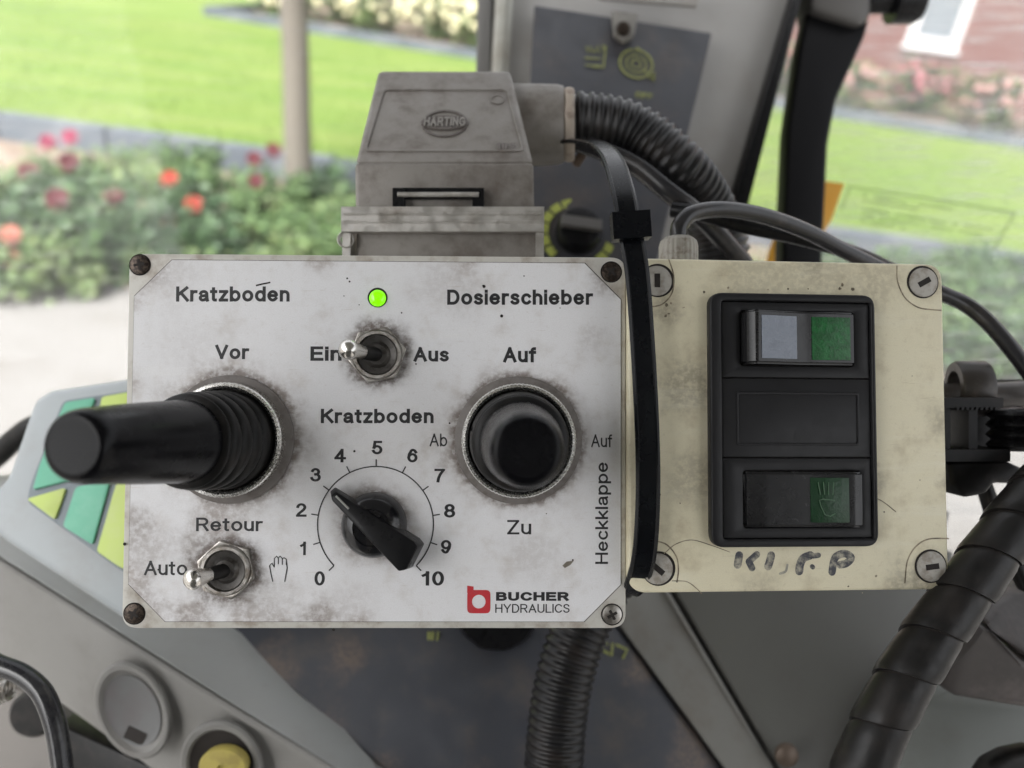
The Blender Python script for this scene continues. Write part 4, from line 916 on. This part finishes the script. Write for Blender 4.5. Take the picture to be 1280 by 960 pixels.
# =================================================================== CAB POST (upper)
A = Th('cab_post', 'pale grey cab post with a slate grey fascia and black window seal', 'cab post', at(800, 150, .5))
def poly3(T, pts, back, name, m, parent, bevel=.002, seg=3, **k): return solid(T, pts, back, name, m, parent, bevel, seg, **k)
po = poly3(A, [(610, -60, .52), (1012, -60, .54), (990, 0, .53), (912, 258, .50), (880, 420, .47), (590, 420, .45), (597, 90, .49)], (0, 0, -.06), 'post_cover', m_post, A.o, bevel=.004)
poly3(A, [(598, -60, .50), (616, -60, .50), (612, 120, .485), (590, 300, .465), (582, 300, .465), (594, 120, .485)], (0, 0, -.05), 'edge_seal', mat('seal_grey', (.16, .155, .145), .5), A.o, bevel=.001)
poly3(A, [(622, -60, .497), (644, -60, .497), (636, 90, .485), (620, 300, .455), (604, 300, .455), (612, 120, .482)], (0, 0, -.02), 'edge_moulding', mat('cream_moulding', (.46, .46, .41), .45, dirt=(.3, .27, .22), scale=18), A.o, bevel=.003)
poly3(A, [(1010, -60, .515), (1018, -60, .515), (932, 270, .49), (880, 440, .45), (868, 440, .45), (915, 262, .49), (992, 0, .51)], (0, 0, -.05), 'window_seal', m_blk, A.o, bevel=.0015)
uf = poly3(A, [(668, 6, .492), (890, 41, .500), (828, 300, .452), (800, 420, .44), (660, 420, .432), (655, 240, .455)], (0, 0, -.012), 'upper_fascia', m_fascia, A.o, bevel=.0012)
poly3(A, [(745, -40, .497), (880, -20, .50), (872, 8, .497), (748, -2, .495)], (0, 0, -.004), 'inset_panel', m_post, A.o, bevel=.0015)
# screw tab
poly3(A, [(765, 12, .488), (798, 16, .489), (793, 44, .483), (780, 52, .482), (768, 42, .482)], (0, 0, -.006), 'screw_tab', mat('tab_grey', (.20, .19, .17), .6, dirt=(.1, .09, .08), scale=120), A.o, bevel=.001)
b = bmn(); lathe(b, [(0, .003), (.0035, .0025), (.0045, .0008), (.0046, -.001)], 20, Matrix.Translation(A.p(779, 36, .482))); fin('screw', b, m_screwd, A.o)
# fascia print, on the fascia's own plane
fa, fb_, fc_ = C(668, 6, .4915), C(890, 41, .4995), C(655, 240, .4545)
ex = (fb_ - fa).normalized(); ez = ex.cross(fa - fc_).normalized(); ey = ez.cross(ex); MF = Matrix((ex, ey, ez)).transposed().to_4x4(); MF.translation = fa
FS = Sub(MF); toA = A.I @ MF
def fpt(*pts): return [tuple(FS.on(*q))[:2] for q in pts]
b = bmn()
for k, pl in enumerate(((730, 52), (738, 56)), ): pass
for k, pl in enumerate((((733, 58), (735, 66), (738, 58), (741, 66)), ((744, 66), (747, 57), (750, 67)), ((753, 57), (757, 67)), ((731, 73), (750, 74)), ((731, 82), (750, 83)), ((757, 58), (754, 85), (740, 84)))):
    ribbon(b, fpt(*pl), .0011, .0002 + k * 5e-5, .0002)
b.transform(toA); fin('gauge_symbol', b, m_yel, uf, smooth=False)
b = bmn(); c = FS.on(795, 80); k_ = .4 / FPX * 1.2
for rr_, ww in ((.0105, .0014), (.0065, .001), (.003, .001)):
    ribbon(b, [(c.x + rr_ * math.cos(i * .262), c.y + rr_ * math.sin(i * .262)) for i in range(24)], ww, .0003, .0002, close=True)
ribbon(b, fpt((806, 88), (812, 98), (818, 90), (817, 102)), .0012, .00035, .0002); ribbon(b, fpt((795, 60), (800, 64)), .002, .00036, .0002)
b.transform(toA); fin('beacon_symbol', b, m_yel, uf, smooth=False)
me = text_mesh('OFF', .011, .0045, .2); q = FS.on(794, 122); me.transform(toA @ Matrix.Translation((q.x, q.y, .0003))); link('lettering', me, m_yel, uf, smooth=False)
b = bmn(); ribbon(b, fpt((752, 195), (756, 205), (764, 210), (766, 200)), .0016, .0003, .0002); b.transform(toA); fin('arrow_symbol', b, m_yel, uf, smooth=False)
b = bmn(); c = FS.on(722, 292)
for i in range(13):
    a0 = R(-50 + i * 22); rr_ = .0200
    ribbon(b, [(c.x + rr_ * math.cos(a0 + t), c.y + rr_ * math.sin(a0 + t)) for t in (0, .1, .2, .31)], .0050, .0003, .0002)
b.transform(toA); fin('dial_ring', b, mat('ring_yellow', (.36, .40, .08), .6, dirt=(.2, .22, .06), scale=200), uf, smooth=False)
b = bmn(); MM = toA @ Matrix.Translation((c.x, c.y, 0)); lathe(b, [(.0135, 0), (.0135, .005), (.012, .010), (.011, .0105), (0, .0105)], 40, MM); kn_ = fin('fan_knob', b, m_blk, A.o)
b = bmn(); box(b, -.0115, .0115, -.003, .003, .009, .015, MM); fin('knob_bar', b, mat('knob_bar', (.13, .125, .12), .4), kn_, bevel=.0012)

# =================================================================== LOWER CONSOLE
B = Th('console', 'grey side console with a slate fascia below the control boxes', 'console', at(520, 860, .40))
lf = poly3(B, [(250, 760, .400), (740, 740, .420), (912, 972, .385), (960, 1080, .36), (620, 1080, .345), (470, 955, .36)], (0, 0, -.012), 'lower_fascia', mat('stained_fascia', (0.045, 0.048, 0.058), .38, rvar=.2, dirt=(0.09, 0.078, 0.07), scale=30, lo=.48, hi=.72, amt=.7, spots=[(B.p(x, y, .39).x, B.p(x, y, .39).y, .002, q, .7, (.16, .12, .095)) for x, y, q in ((345, 835, .02), (420, 905, .022), (480, 940, .02), (600, 950, .016), (860, 930, .02), (430, 820, .016), (800, 850, .014))]), B.o, bevel=.002)
def strip(T, far, near, back, name, m, bevel):
    b = bmn(); rows = []
    for off in (Vector((0, 0, 0)), Vector(back)):
        rows.append([[b.verts.new(T.p(*q) + off) for q in e] for e in (far, near)])
    (f0_, n0_), (f1_, n1_) = rows; N = len(far)
    for k in range(N - 1):
        b.faces.new((f0_[k], f0_[k + 1], n0_[k + 1], n0_[k])); b.faces.new((f1_[k], n1_[k], n1_[k + 1], f1_[k + 1]))
        b.faces.new((f0_[k], f1_[k], f1_[k + 1], f0_[k + 1])); b.faces.new((n0_[k], n0_[k + 1], n1_[k + 1], n1_[k]))
    b.faces.new((f0_[0], n0_[0], n1_[0], f1_[0])); b.faces.new((f0_[-1], f1_[-1], n1_[-1], n0_[-1]))
    bmesh.ops.recalc_face_normals(b, faces=b.faces); return fin(name, b, m, T.o, bevel=bevel, seg=3, ang=50)
strip(B, [(-60, 600, .40), (60, 600, .43), (300, 740, .42), (400, 862, .388), (500, 978, .364), (640, 1110, .348)],
      [(-60, 660, .3825), (0, 698, .3785), (150, 793, .3655), (300, 888, .3505), (480, 1000, .3365), (620, 1104, .333)], (0, -.002, -.045), 'top_shell', m_pale, .0025)
sidep = [(-60, 668, .381), (0, 702, .377), (150, 797, .364), (300, 892, .349), (480, 1002, .335), (640, 1110, .332), (330, 1110, .355), (190, 965, .372), (80, 885, .385), (-60, 800, .40)]
side = poly3(B, sidep, (0, 0, -.05), 'side_shell', m_grey, B.o, bevel=.003, seg=3)
poly3(B, [(230, 700, .49), (1186, 640, .49), (1160, 760, .47), (1100, 880, .45), (1060, 1100, .43), (200, 1100, .43)], (0, 0, -.01), 'back_shell', m_blkmat, B.o, bevel=0)
def dish(px, py, rx, ry, dpt, name, m, inner=None, tilt=25):
    M = Matrix.Translation(B.p(px, py, dpt)) @ Matrix.Rotation(R(tilt), 4, 'Z') @ Matrix.Diagonal((rx / FPX * dpt, ry / FPX * dpt, 1, 1))
    b = bmn(); lathe(b, [(1.0, -.001), (1.0, .0012), (.95, .0022), (.86, .0022), (.80, .0008), (.74, .0004), (.70, .00035), (0, .0003)] if inner is None else [(1.0, -.001), (1.0, .0012), (.95, .0024), (.84, .0024), (.78, .0008), (.76, .0004)], 56, M)
    o = fin(name, b, m, B.o); return o, M
d0, dM = dish(167, 887, 44, 63, .358, 'round_cover', m_grey, tilt=24)
b = bmn(); box(b, -.0048, .0048, -.003, .003, 0, .0008, Matrix.Translation(B.p(170, 919, .3578)) @ Matrix.Rotation(R(-25), 4, 'Z')); fin('slot', b, m_hole, d0, bevel=.0004)
b = bmn(); lathe(b, [(0, .0006), (.66, .0007), (.74, .0012)], 48, dM); fin('cover_disc', b, mat('mid_grey_disc', (.12, .122, .122), .5, dirt=(.11, .1, .1), scale=40), d0)
d1, dM = dish(278, 955, 50, 56, .348, 'socket_rim', m_grey, inner=1, tilt=24)
b = bmn(); lathe(b, [(0, .0005), (.7, .0005), (.80, .0010)], 40, dM); fin('socket', b, m_hole, d1)
b = bmn(); MM = Matrix.Translation(B.p(279, 958, .341)) @ Matrix.Diagonal((1, .78, 1, 1)); lathe(b, [(.0105, -.004), (.0108, .0), (.0100, .0012), (.0022, .0016), (.0016, .0002), (0, .0002)], 36, MM); fin('yellow_cap', b, mat('cap_yellow', (.40, .33, .08), .5, dirt=(.25, .2, .06), scale=90), d1)
# lower right shells
poly3(B, [(700, 690, .44), (800, 690, .44), (838, 742, .425), (968, 962, .382), (1020, 1080, .36), (975, 1080, .357), (906, 962, .380), (745, 740, .418)], (0, 0, -.02), 'trim_strip', mat('strip_grey', (.17, .168, .153), .5, dirt=(.12, .1, .08), scale=25, amt=.6), B.o, bevel=.002)
poly3(B, [(806, 690, .443), (1196, 690, .455), (1170, 790, .43), (1090, 905, .40), (1050, 1080, .37), (1030, 1080, .363), (974, 962, .385), (844, 742, .428)], (0, 0, -.03), 'rear_shell', m_dgrey, B.o, bevel=.003)
poly3(B, [(1090, 960, .37), (1140, 870, .38), (1190, 862, .37), (1300, 880, .37), (1400, 900, .37), (1400, 1100, .35), (1060, 1100, .35)], (0, 0, -.05), 'corner_shell', mat('green_grey_shell', (.15, .16, .15), .5, dirt=(.12, .12, .11), scale=16), B.o, bevel=.004)
b = bmn(); lathe(b, [(0, .0022), (.0035, .0020), (.0055, .0005), (.0058, -.002)], 24, Matrix.Translation(B.p(984, 945, .378))); fin('screw', b, mat('rusty_screw', (.12, .09, .07), .5, metal=.5), B.o)
# knob under the white box, yellow marks
b = bmn(); lathe(b, [(.022, -.01), (.022, .004), (.0195, .009), (0, .009)], 44, Matrix.Translation(B.p(622, 757, .395)), wob=lambda i: .015 * ((i // 2) % 2)); fin('round_knob', b, m_blk, B.o)
for pls, nm in (([((536, 790), (536, 803)), ((541, 790), (540, 803)), ((548, 790), (546, 803), (541, 802))], 'arrow_symbol'), ([((745, 800), (752, 806), (760, 804)), ((752, 812), (762, 818)), ((766, 804), (764, 822)), ((770, 806), (784, 812), (778, 824))], 'gauge_symbol')):
    b = bmn()
    for k, pl in enumerate(pls):
        tube(b, [B.p(x, y, .3985 if x < 600 else .4035) for x, y in pl], .0008, 6)
    fin(nm, b, m_yel, lf)
# rust-brown stain patches are in the fascia material; lip at fascia bottom
# display keypad
D = Th('keypad_module', 'grey keypad module with green and yellow keys left of the white box', 'keypad', at(80, 580, .36))
poly3(D, [(40, 498, .368), (62, 487, .370), (175, 470, .372), (330, 450, .372), (330, 779, .346), (168, 786, .341), (0, 675, .345), (-40, 640, .347), (5, 600, .355)], (.0, -.003, -.03), 'bezel', mat('bezel_grey', (.34, .37, .385), .45, dirt=(.28, .28, .27), scale=25, amt=.5), D.o, bevel=.0045, seg=4)
ka, kb_, kc = C(62, 487, .3695), C(175, 470, .3715), C(0, 675, .3445)
ex = (kb_ - ka).normalized(); ez = ex.cross(ka - kc).normalized(); ey = ez.cross(ex); MK = Matrix((ex, ey, ez)).transposed().to_4x4(); MK.translation = ka
KS = Sub(MK); toD = D.I @ MK
def kp(pts): return [tuple(KS.on(*q))[:2] for q in pts]
def keyplate(name, pts, z0, z1, m, r=.002, parent=None, bev=.0004):
    b = bmn(); prism(b, rounded(kp(pts), r, 4), z0, z1); b.transform(toD); return fin(name, b, m, parent or D.o, bevel=bev)
keyplate('keypad_plate', [(80, 502), (230, 480), (230, 760), (150, 712), (35, 628), (40, 605)], -.001, .0012, mat('keypad_slate', (.15, .18, .20), .5), .003)
kg = mat('key_green', (.10, .38, .25), .5, dirt=(.15, .43, .3), scale=50); ky = mat('key_yellow', (.44, .55, .13), .5, dirt=(.46, .54, .2), scale=50)
for pts, m_ in (([(84, 505), (122, 499), (116, 517), (76, 524)], kg), ([(130, 498), (165, 492), (160, 540), (122, 545)], ky), ([(52, 585), (62, 560), (110, 560), (98, 600), (44, 614)], kg),
               ([(37, 625), (86, 611), (72, 651)], ky), ([(98, 610), (141, 600), (119, 682), (82, 659)], kg), ([(150, 600), (215, 590), (215, 740), (150, 708), (124, 690)], ky)):
    keyplate('key', pts, .0012, .0024, m_, .0016)
cable('hose', 'black hose disappearing behind the keypad module', [(-60, 610, .45), (-10, 575, .44), (20, 548, .435), (50, 530, .43), (110, 520, .43)], .0062, m_blkmat)

# bent rod lever at lower left
Rd = Th('bent_handle', 'glossy black bent rod with a spring at the lower left corner', 'handle', at(60, 880, .30))
b = bmn(); tube(b, spline([Rd.p(*q) for q in ((-60, 800, .305), (-10, 828, .303), (25, 842, .302), (50, 862, .300), (64, 890, .298), (74, 930, .296), (84, 1010, .292))], 12), .0040, 20); fin('rod', b, mat('black_enamel', (.012, .012, .015), .2, dirt=(.04, .04, .04), scale=100), Rd.o, ang=80)
b = bmn(); P = []
for i in range(160): a = i * .42; P.append(Rd.p(-30 + i * .27, 878 - i * .11, .312) + Vector((0, math.cos(a) * .0042, math.sin(a) * .0042)))
tube(b, P, .0007, 6); fin('spring', b, m_steel, Rd.o)
LS = Th('floor_panel', 'brown grey floor panel below the bent handle', 'panel', at(40, 930, .46))
poly3(LS, [(-80, 820, .47), (60, 880, .45), (200, 960, .43), (260, 1100, .42), (-80, 1100, .44)], (0, 0, -.02), 'sheet', mat('floor_grey', (.085, .077, .07), .6, dirt=(.05, .042, .038), scale=15), LS.o)
b = bmn(); lathe(b, [(.013, -.004), (.013, .003), (.011, .006), (0, .006)], 30, Matrix.Translation(LS.p(45, 890, .43))); fin('grommet', b, m_blkmat, LS.o)
b = bmn(); hexa(b, [LS.p(*q) for q in ((70, 905, .40), (190, 960, .385), (240, 1100, .38), (100, 1100, .39))], [LS.p(*q) + Vector((0, 0, -.02)) for q in ((70, 905, .40), (190, 960, .385), (240, 1100, .38), (100, 1100, .39))]); fin('dark_sheet', b, m_blkmat, LS.o, bevel=.002)  # black sheet filling the dark area under the rod

# =================================================================== RIGHT SIDE: arm, mount, housing
Ar = Th('wiper_arm', 'broad black bracket arm standing in front of the window', 'bracket', at(1030, 150, .5))
poly3(Ar, [(1012, 8, .53), (1088, 22, .53), (1082, 45, .525), (1062, 90, .52), (1046, 125, .515), (1036, 180, .51), (1030, 300, .50), (1026, 420, .49), (978, 420, .49), (980, 300, .50), (986, 160, .51), (1000, 60, .525)], (0, 0, -.02), 'arm', mat('satin_black', (.006, .006, .007), .5, spec=.15), Ar.o, bevel=.003)
poly3(Ar, [(1014, -40, .522), (1092, -40, .522), (1090, 20, .522), (1076, 30, .520), (1014, 12, .522)], (0, 0, -.03), 'arm_cap', mat('cap_grey', (.12, .115, .11), .4), Ar.o, bevel=.004)
b = bmn(); lathe(b, [(.008, 0), (.008, .018), (.0145, .018), (.0145, .034), (.012, .038), (0, .038)], 28, Matrix.Translation(Ar.p(1082, 2, .53)) @ Matrix.Rotation(R(90), 4, 'Y')); fin('pivot_pin', b, m_blk, Ar.o)
Yp = Th('yellow_marker', 'orange yellow marker plate behind the black bracket arm', 'marker', at(1020, 270, .56))
poly3(Yp, [(1000, 222, .56), (1056, 229, .56), (1040, 275, .56), (1022, 302, .56), (980, 345, .56), (955, 345, .56), (962, 312, .56)], (0, 0, -.003), 'plate', mat('signal_yellow', (.75, .36, .02), .5, dirt=(.8, .5, .1), scale=30), Yp.o, bevel=.0008)

Mt = Th('mount_bracket', 'black ribbed plastic mount clamped to a grey brown pipe beside the cream box', 'bracket', at(1230, 540, .30))
b = bmn(); tube(b, [Mt.p(1150, 496, .315), Mt.p(1230, 495, .315), Mt.p(1340, 490, .315)], .0054, 24); fin('pipe', b, mat('pipe_brown', (.09, .08, .075), .42, dirt=(.2, .17, .15), scale=70), Mt.o)
b = bmn(); M_ = Matrix.Translation(Mt.p(1212, 486, .308)) @ Matrix.Rotation(R(80), 4, 'Y'); lathe(b, [(.0105, -.006), (.0112, -.005), (.0112, .005), (.0105, .006), (.0072, .006), (.0068, 0), (.0072, -.006), (.0105, -.006)], 36, M_); fin('clamp_ring', b, mat('clamp_brown', (.035, .03, .027), .4, dirt=(.10, .085, .075), scale=90), Mt.o, bevel=0)
m_mnt = mat('mount_plastic', (.008, .008, .009), .4, spec=.2, dirt=(.022, .02, .02), scale=100)
def bxx(x0, y0, x1, y1, d_, th, nm, bev=.0008):
    a_, c_ = Mt.p(x0, y1, d_), Mt.p(x1, y0, d_); b = bmn(); box(b, min(a_.x, c_.x), max(a_.x, c_.x), a_.y, c_.y, a_.z - th, a_.z); return fin(nm, b, m_mnt, Mt.o, bevel=bev)
bxx(1180, 497, 1254, 510, .292, .022, 'upper_plate'); bxx(1180, 562, 1263, 577, .292, .022, 'lower_plate'); bxx(1211, 510, 1222, 562, .294, .018, 'web'); bxx(1180, 510, 1188, 562, .294, .018, 'web')
bxx(1184, 511, 1290, 561, .318, .008, 'back_plate')
for k in range(9): bxx(1196 + k * 6, 509, 1199 + k * 6, 512.5, .2915, .01, 'tooth', .0002)
b = bmn(); M_ = Matrix.Translation(Mt.p(1268, 563, .300)) @ Matrix.Rotation(R(-90), 4, 'X'); pr = [(.006, 0)]
for k in range(4): pr += [(.0088, .001 + k * .0040), (.0098, .002 + k * .0040), (.0088, .0033 + k * .0040), (.0078, .0042 + k * .0040)]
lathe(b, pr + [(0, .0175)], 36, M_); fin('ribbed_knob', b, m_blk, Mt.o)
poly3(Mt, [(1186, 577, .296), (1262, 577, .296), (1290, 590, .300), (1290, 606, .300), (1244, 604, .297), (1234, 618, .296), (1206, 623, .296), (1190, 606, .296)], (0, 0, -.02), 'wedge', m_mnt, Mt.o, bevel=.002)
poly3(Mt, [(1228, 600, .31), (1242, 600, .31), (1262, 655, .31), (1300, 740, .31), (1286, 745, .31), (1246, 660, .31)], (0, 0, -.008), 'strut', m_blkmat, Mt.o)
poly3(Mt, [(1190, 474, .34), (1330, 474, .34), (1330, 486, .34), (1190, 486, .34)], (0, 0, -.01), 'rail', m_blkmat, Mt.o)

Hs = Th('lever_housing', 'scuffed brown black moulded housing behind the spiral wrapped hose', 'housing', at(1240, 820, .33))
m_hs = mat('scuffed_brown_black', (.040, .034, .032), .36, dirt=(.12, .10, .095), scale=34, lo=.42, hi=.72, amt=.65, rvar=.25, bump=.1, bscale=900)
poly3(Hs, [(1212, 800, .3215), (1222, 776, .324), (1241, 790, .3205), (1280, 827, .3200), (1420, 850, .320), (1420, 908, .325), (1282, 886, .325), (1196, 872, .325), (1172, 856, .325), (1180, 830, .3245)], (0, .002, -.04), 'front_shell', m_hs, Hs.o, bevel=.003, seg=4)
poly3(Hs, [(1222, 774, .3245), (1240, 750, .335), (1262, 740, .342), (1420, 728, .345), (1420, 847, .3215), (1280, 824, .3205), (1242, 788, .3205)], (0, .004, -.03), 'top_shell', m_hs, Hs.o, bevel=.004, seg=4)
poly3(Hs, [(1238, 956, .33), (1262, 944, .33), (1300, 936, .33), (1300, 990, .33), (1215, 990, .33)], (0, 0, -.01), 'dark_foot', m_blkmat, Hs.o, bevel=.003)

# =================================================================== WINDOW PANES
def glass(name, dust, haze):
    m = bpy.data.materials.new(name); m.use_nodes = True; n = m.node_tree.nodes; l = m.node_tree.links; n.clear()
    out = n.new('ShaderNodeOutputMaterial'); tr = n.new('ShaderNodeBsdfTransparent'); gl = n.new('ShaderNodeBsdfGlossy'); df = n.new('ShaderNodeBsdfDiffuse')
    gl.inputs['Roughness'].default_value = .05; df.inputs['Color'].default_value = (.75, .75, .74, 1)
    fr = n.new('ShaderNodeFresnel'); fr.inputs[0].default_value = 1.12; m1 = n.new('ShaderNodeMixShader'); m2 = n.new('ShaderNodeMixShader')
    tc = n.new('ShaderNodeTexCoord'); mp = n.new('ShaderNodeMapping'); mp.inputs['Rotation'].default_value = (0, 0, R(-62)); mp.inputs['Scale'].default_value = (1, 14, 1); nz = n.new('ShaderNodeTexNoise'); nz.inputs['Scale'].default_value = 22; nz.inputs['Detail'].default_value = 10
    mr = n.new('ShaderNodeMapRange'); mr.inputs[1].default_value = .48; mr.inputs[2].default_value = .75; mr.inputs[3].default_value = haze; mr.inputs[4].default_value = dust
    l.new(tc.outputs['Object'], mp.inputs[0]); l.new(mp.outputs[0], nz.inputs[0]); l.new(nz.outputs[0], mr.inputs[0])
    l.new(fr.outputs[0], m1.inputs[0]); l.new(tr.outputs[0], m1.inputs[1]); l.new(gl.outputs[0], m1.inputs[2])
    l.new(mr.outputs[0], m2.inputs[0]); l.new(m1.outputs[0], m2.inputs[1]); l.new(df.outputs[0], m2.inputs[2]); l.new(m2.outputs[0], out.inputs[0]); return m
Gl = Th('left_window', 'clear cab window pane in front of the flower bed', 'window pane', at(300, 250, .58))
poly3(Gl, [(-260, -160, .60), (600, -160, .60), (590, 430, .53), (560, 760, .50), (-260, 760, .50)], (0, 0, -.003), 'pane', glass('clean_glass', .05, .01), Gl.o, bevel=0)
Gr = Th('right_window', 'dusty scratched cab window pane with painted sheen beside the black bracket arm', 'window pane', at(1150, 250, .62))
gp = [(1000, -160, .66), (1600, -160, .66), (1600, 900, .55), (860, 900, .55), (890, 440, .60)]
poly3(Gr, gp, (0, 0, -.003), 'pane', glass('dusty_sheen_glass', .40, .11), Gr.o, bevel=0)  # even haze paints in reflected sheen along with the dust and scratches
# clear safety sticker on the pane
qa, qb, qc = C(1000, -160, .6585), C(1600, -160, .6585), C(1600, 900, .5485)
ex = (qb - qa).normalized(); ez = ex.cross(qb - qc).normalized(); ey = ez.cross(ex); MG = Matrix((ex, ey, ez)).transposed().to_4x4(); MG.translation = qa
GS = Sub(MG); toG = Gr.I @ MG; b = bmn()
def gpt(*pts): return [tuple(GS.on(*q))[:2] for q in pts]
m_stk = mat('sticker_print', (.12, .15, .07), .6)
for k, pl in enumerate((((1060, 233), (1268, 266)), ((1268, 266), (1242, 312)), ((1062, 233), (1052, 262)))): ribbon(b, gpt(*pl), .0009, .0005 + k * 5e-5, .0001)
for k, (x0, y0, x1, y1) in enumerate(((1078, 244, 1190, 262), (1078, 251, 1150, 262), (1078, 262, 1240, 288), (1078, 270, 1235, 295), (1076, 277, 1140, 287))):
    n_ = int((x1 - x0) / 7)
    for j in range(n_):
        if random.random() < .2: continue
        u0, u1 = j / n_, (j + .75) / n_; ribbon(b, gpt((x0 + (x1 - x0) * u0, y0 + (y1 - y0) * u0), (x0 + (x1 - x0) * u1, y0 + (y1 - y0) * u1)), .0011, .0006, .0001)
b.transform(toG); fin('safety_sticker', b, m_stk, Gr.o, smooth=False)
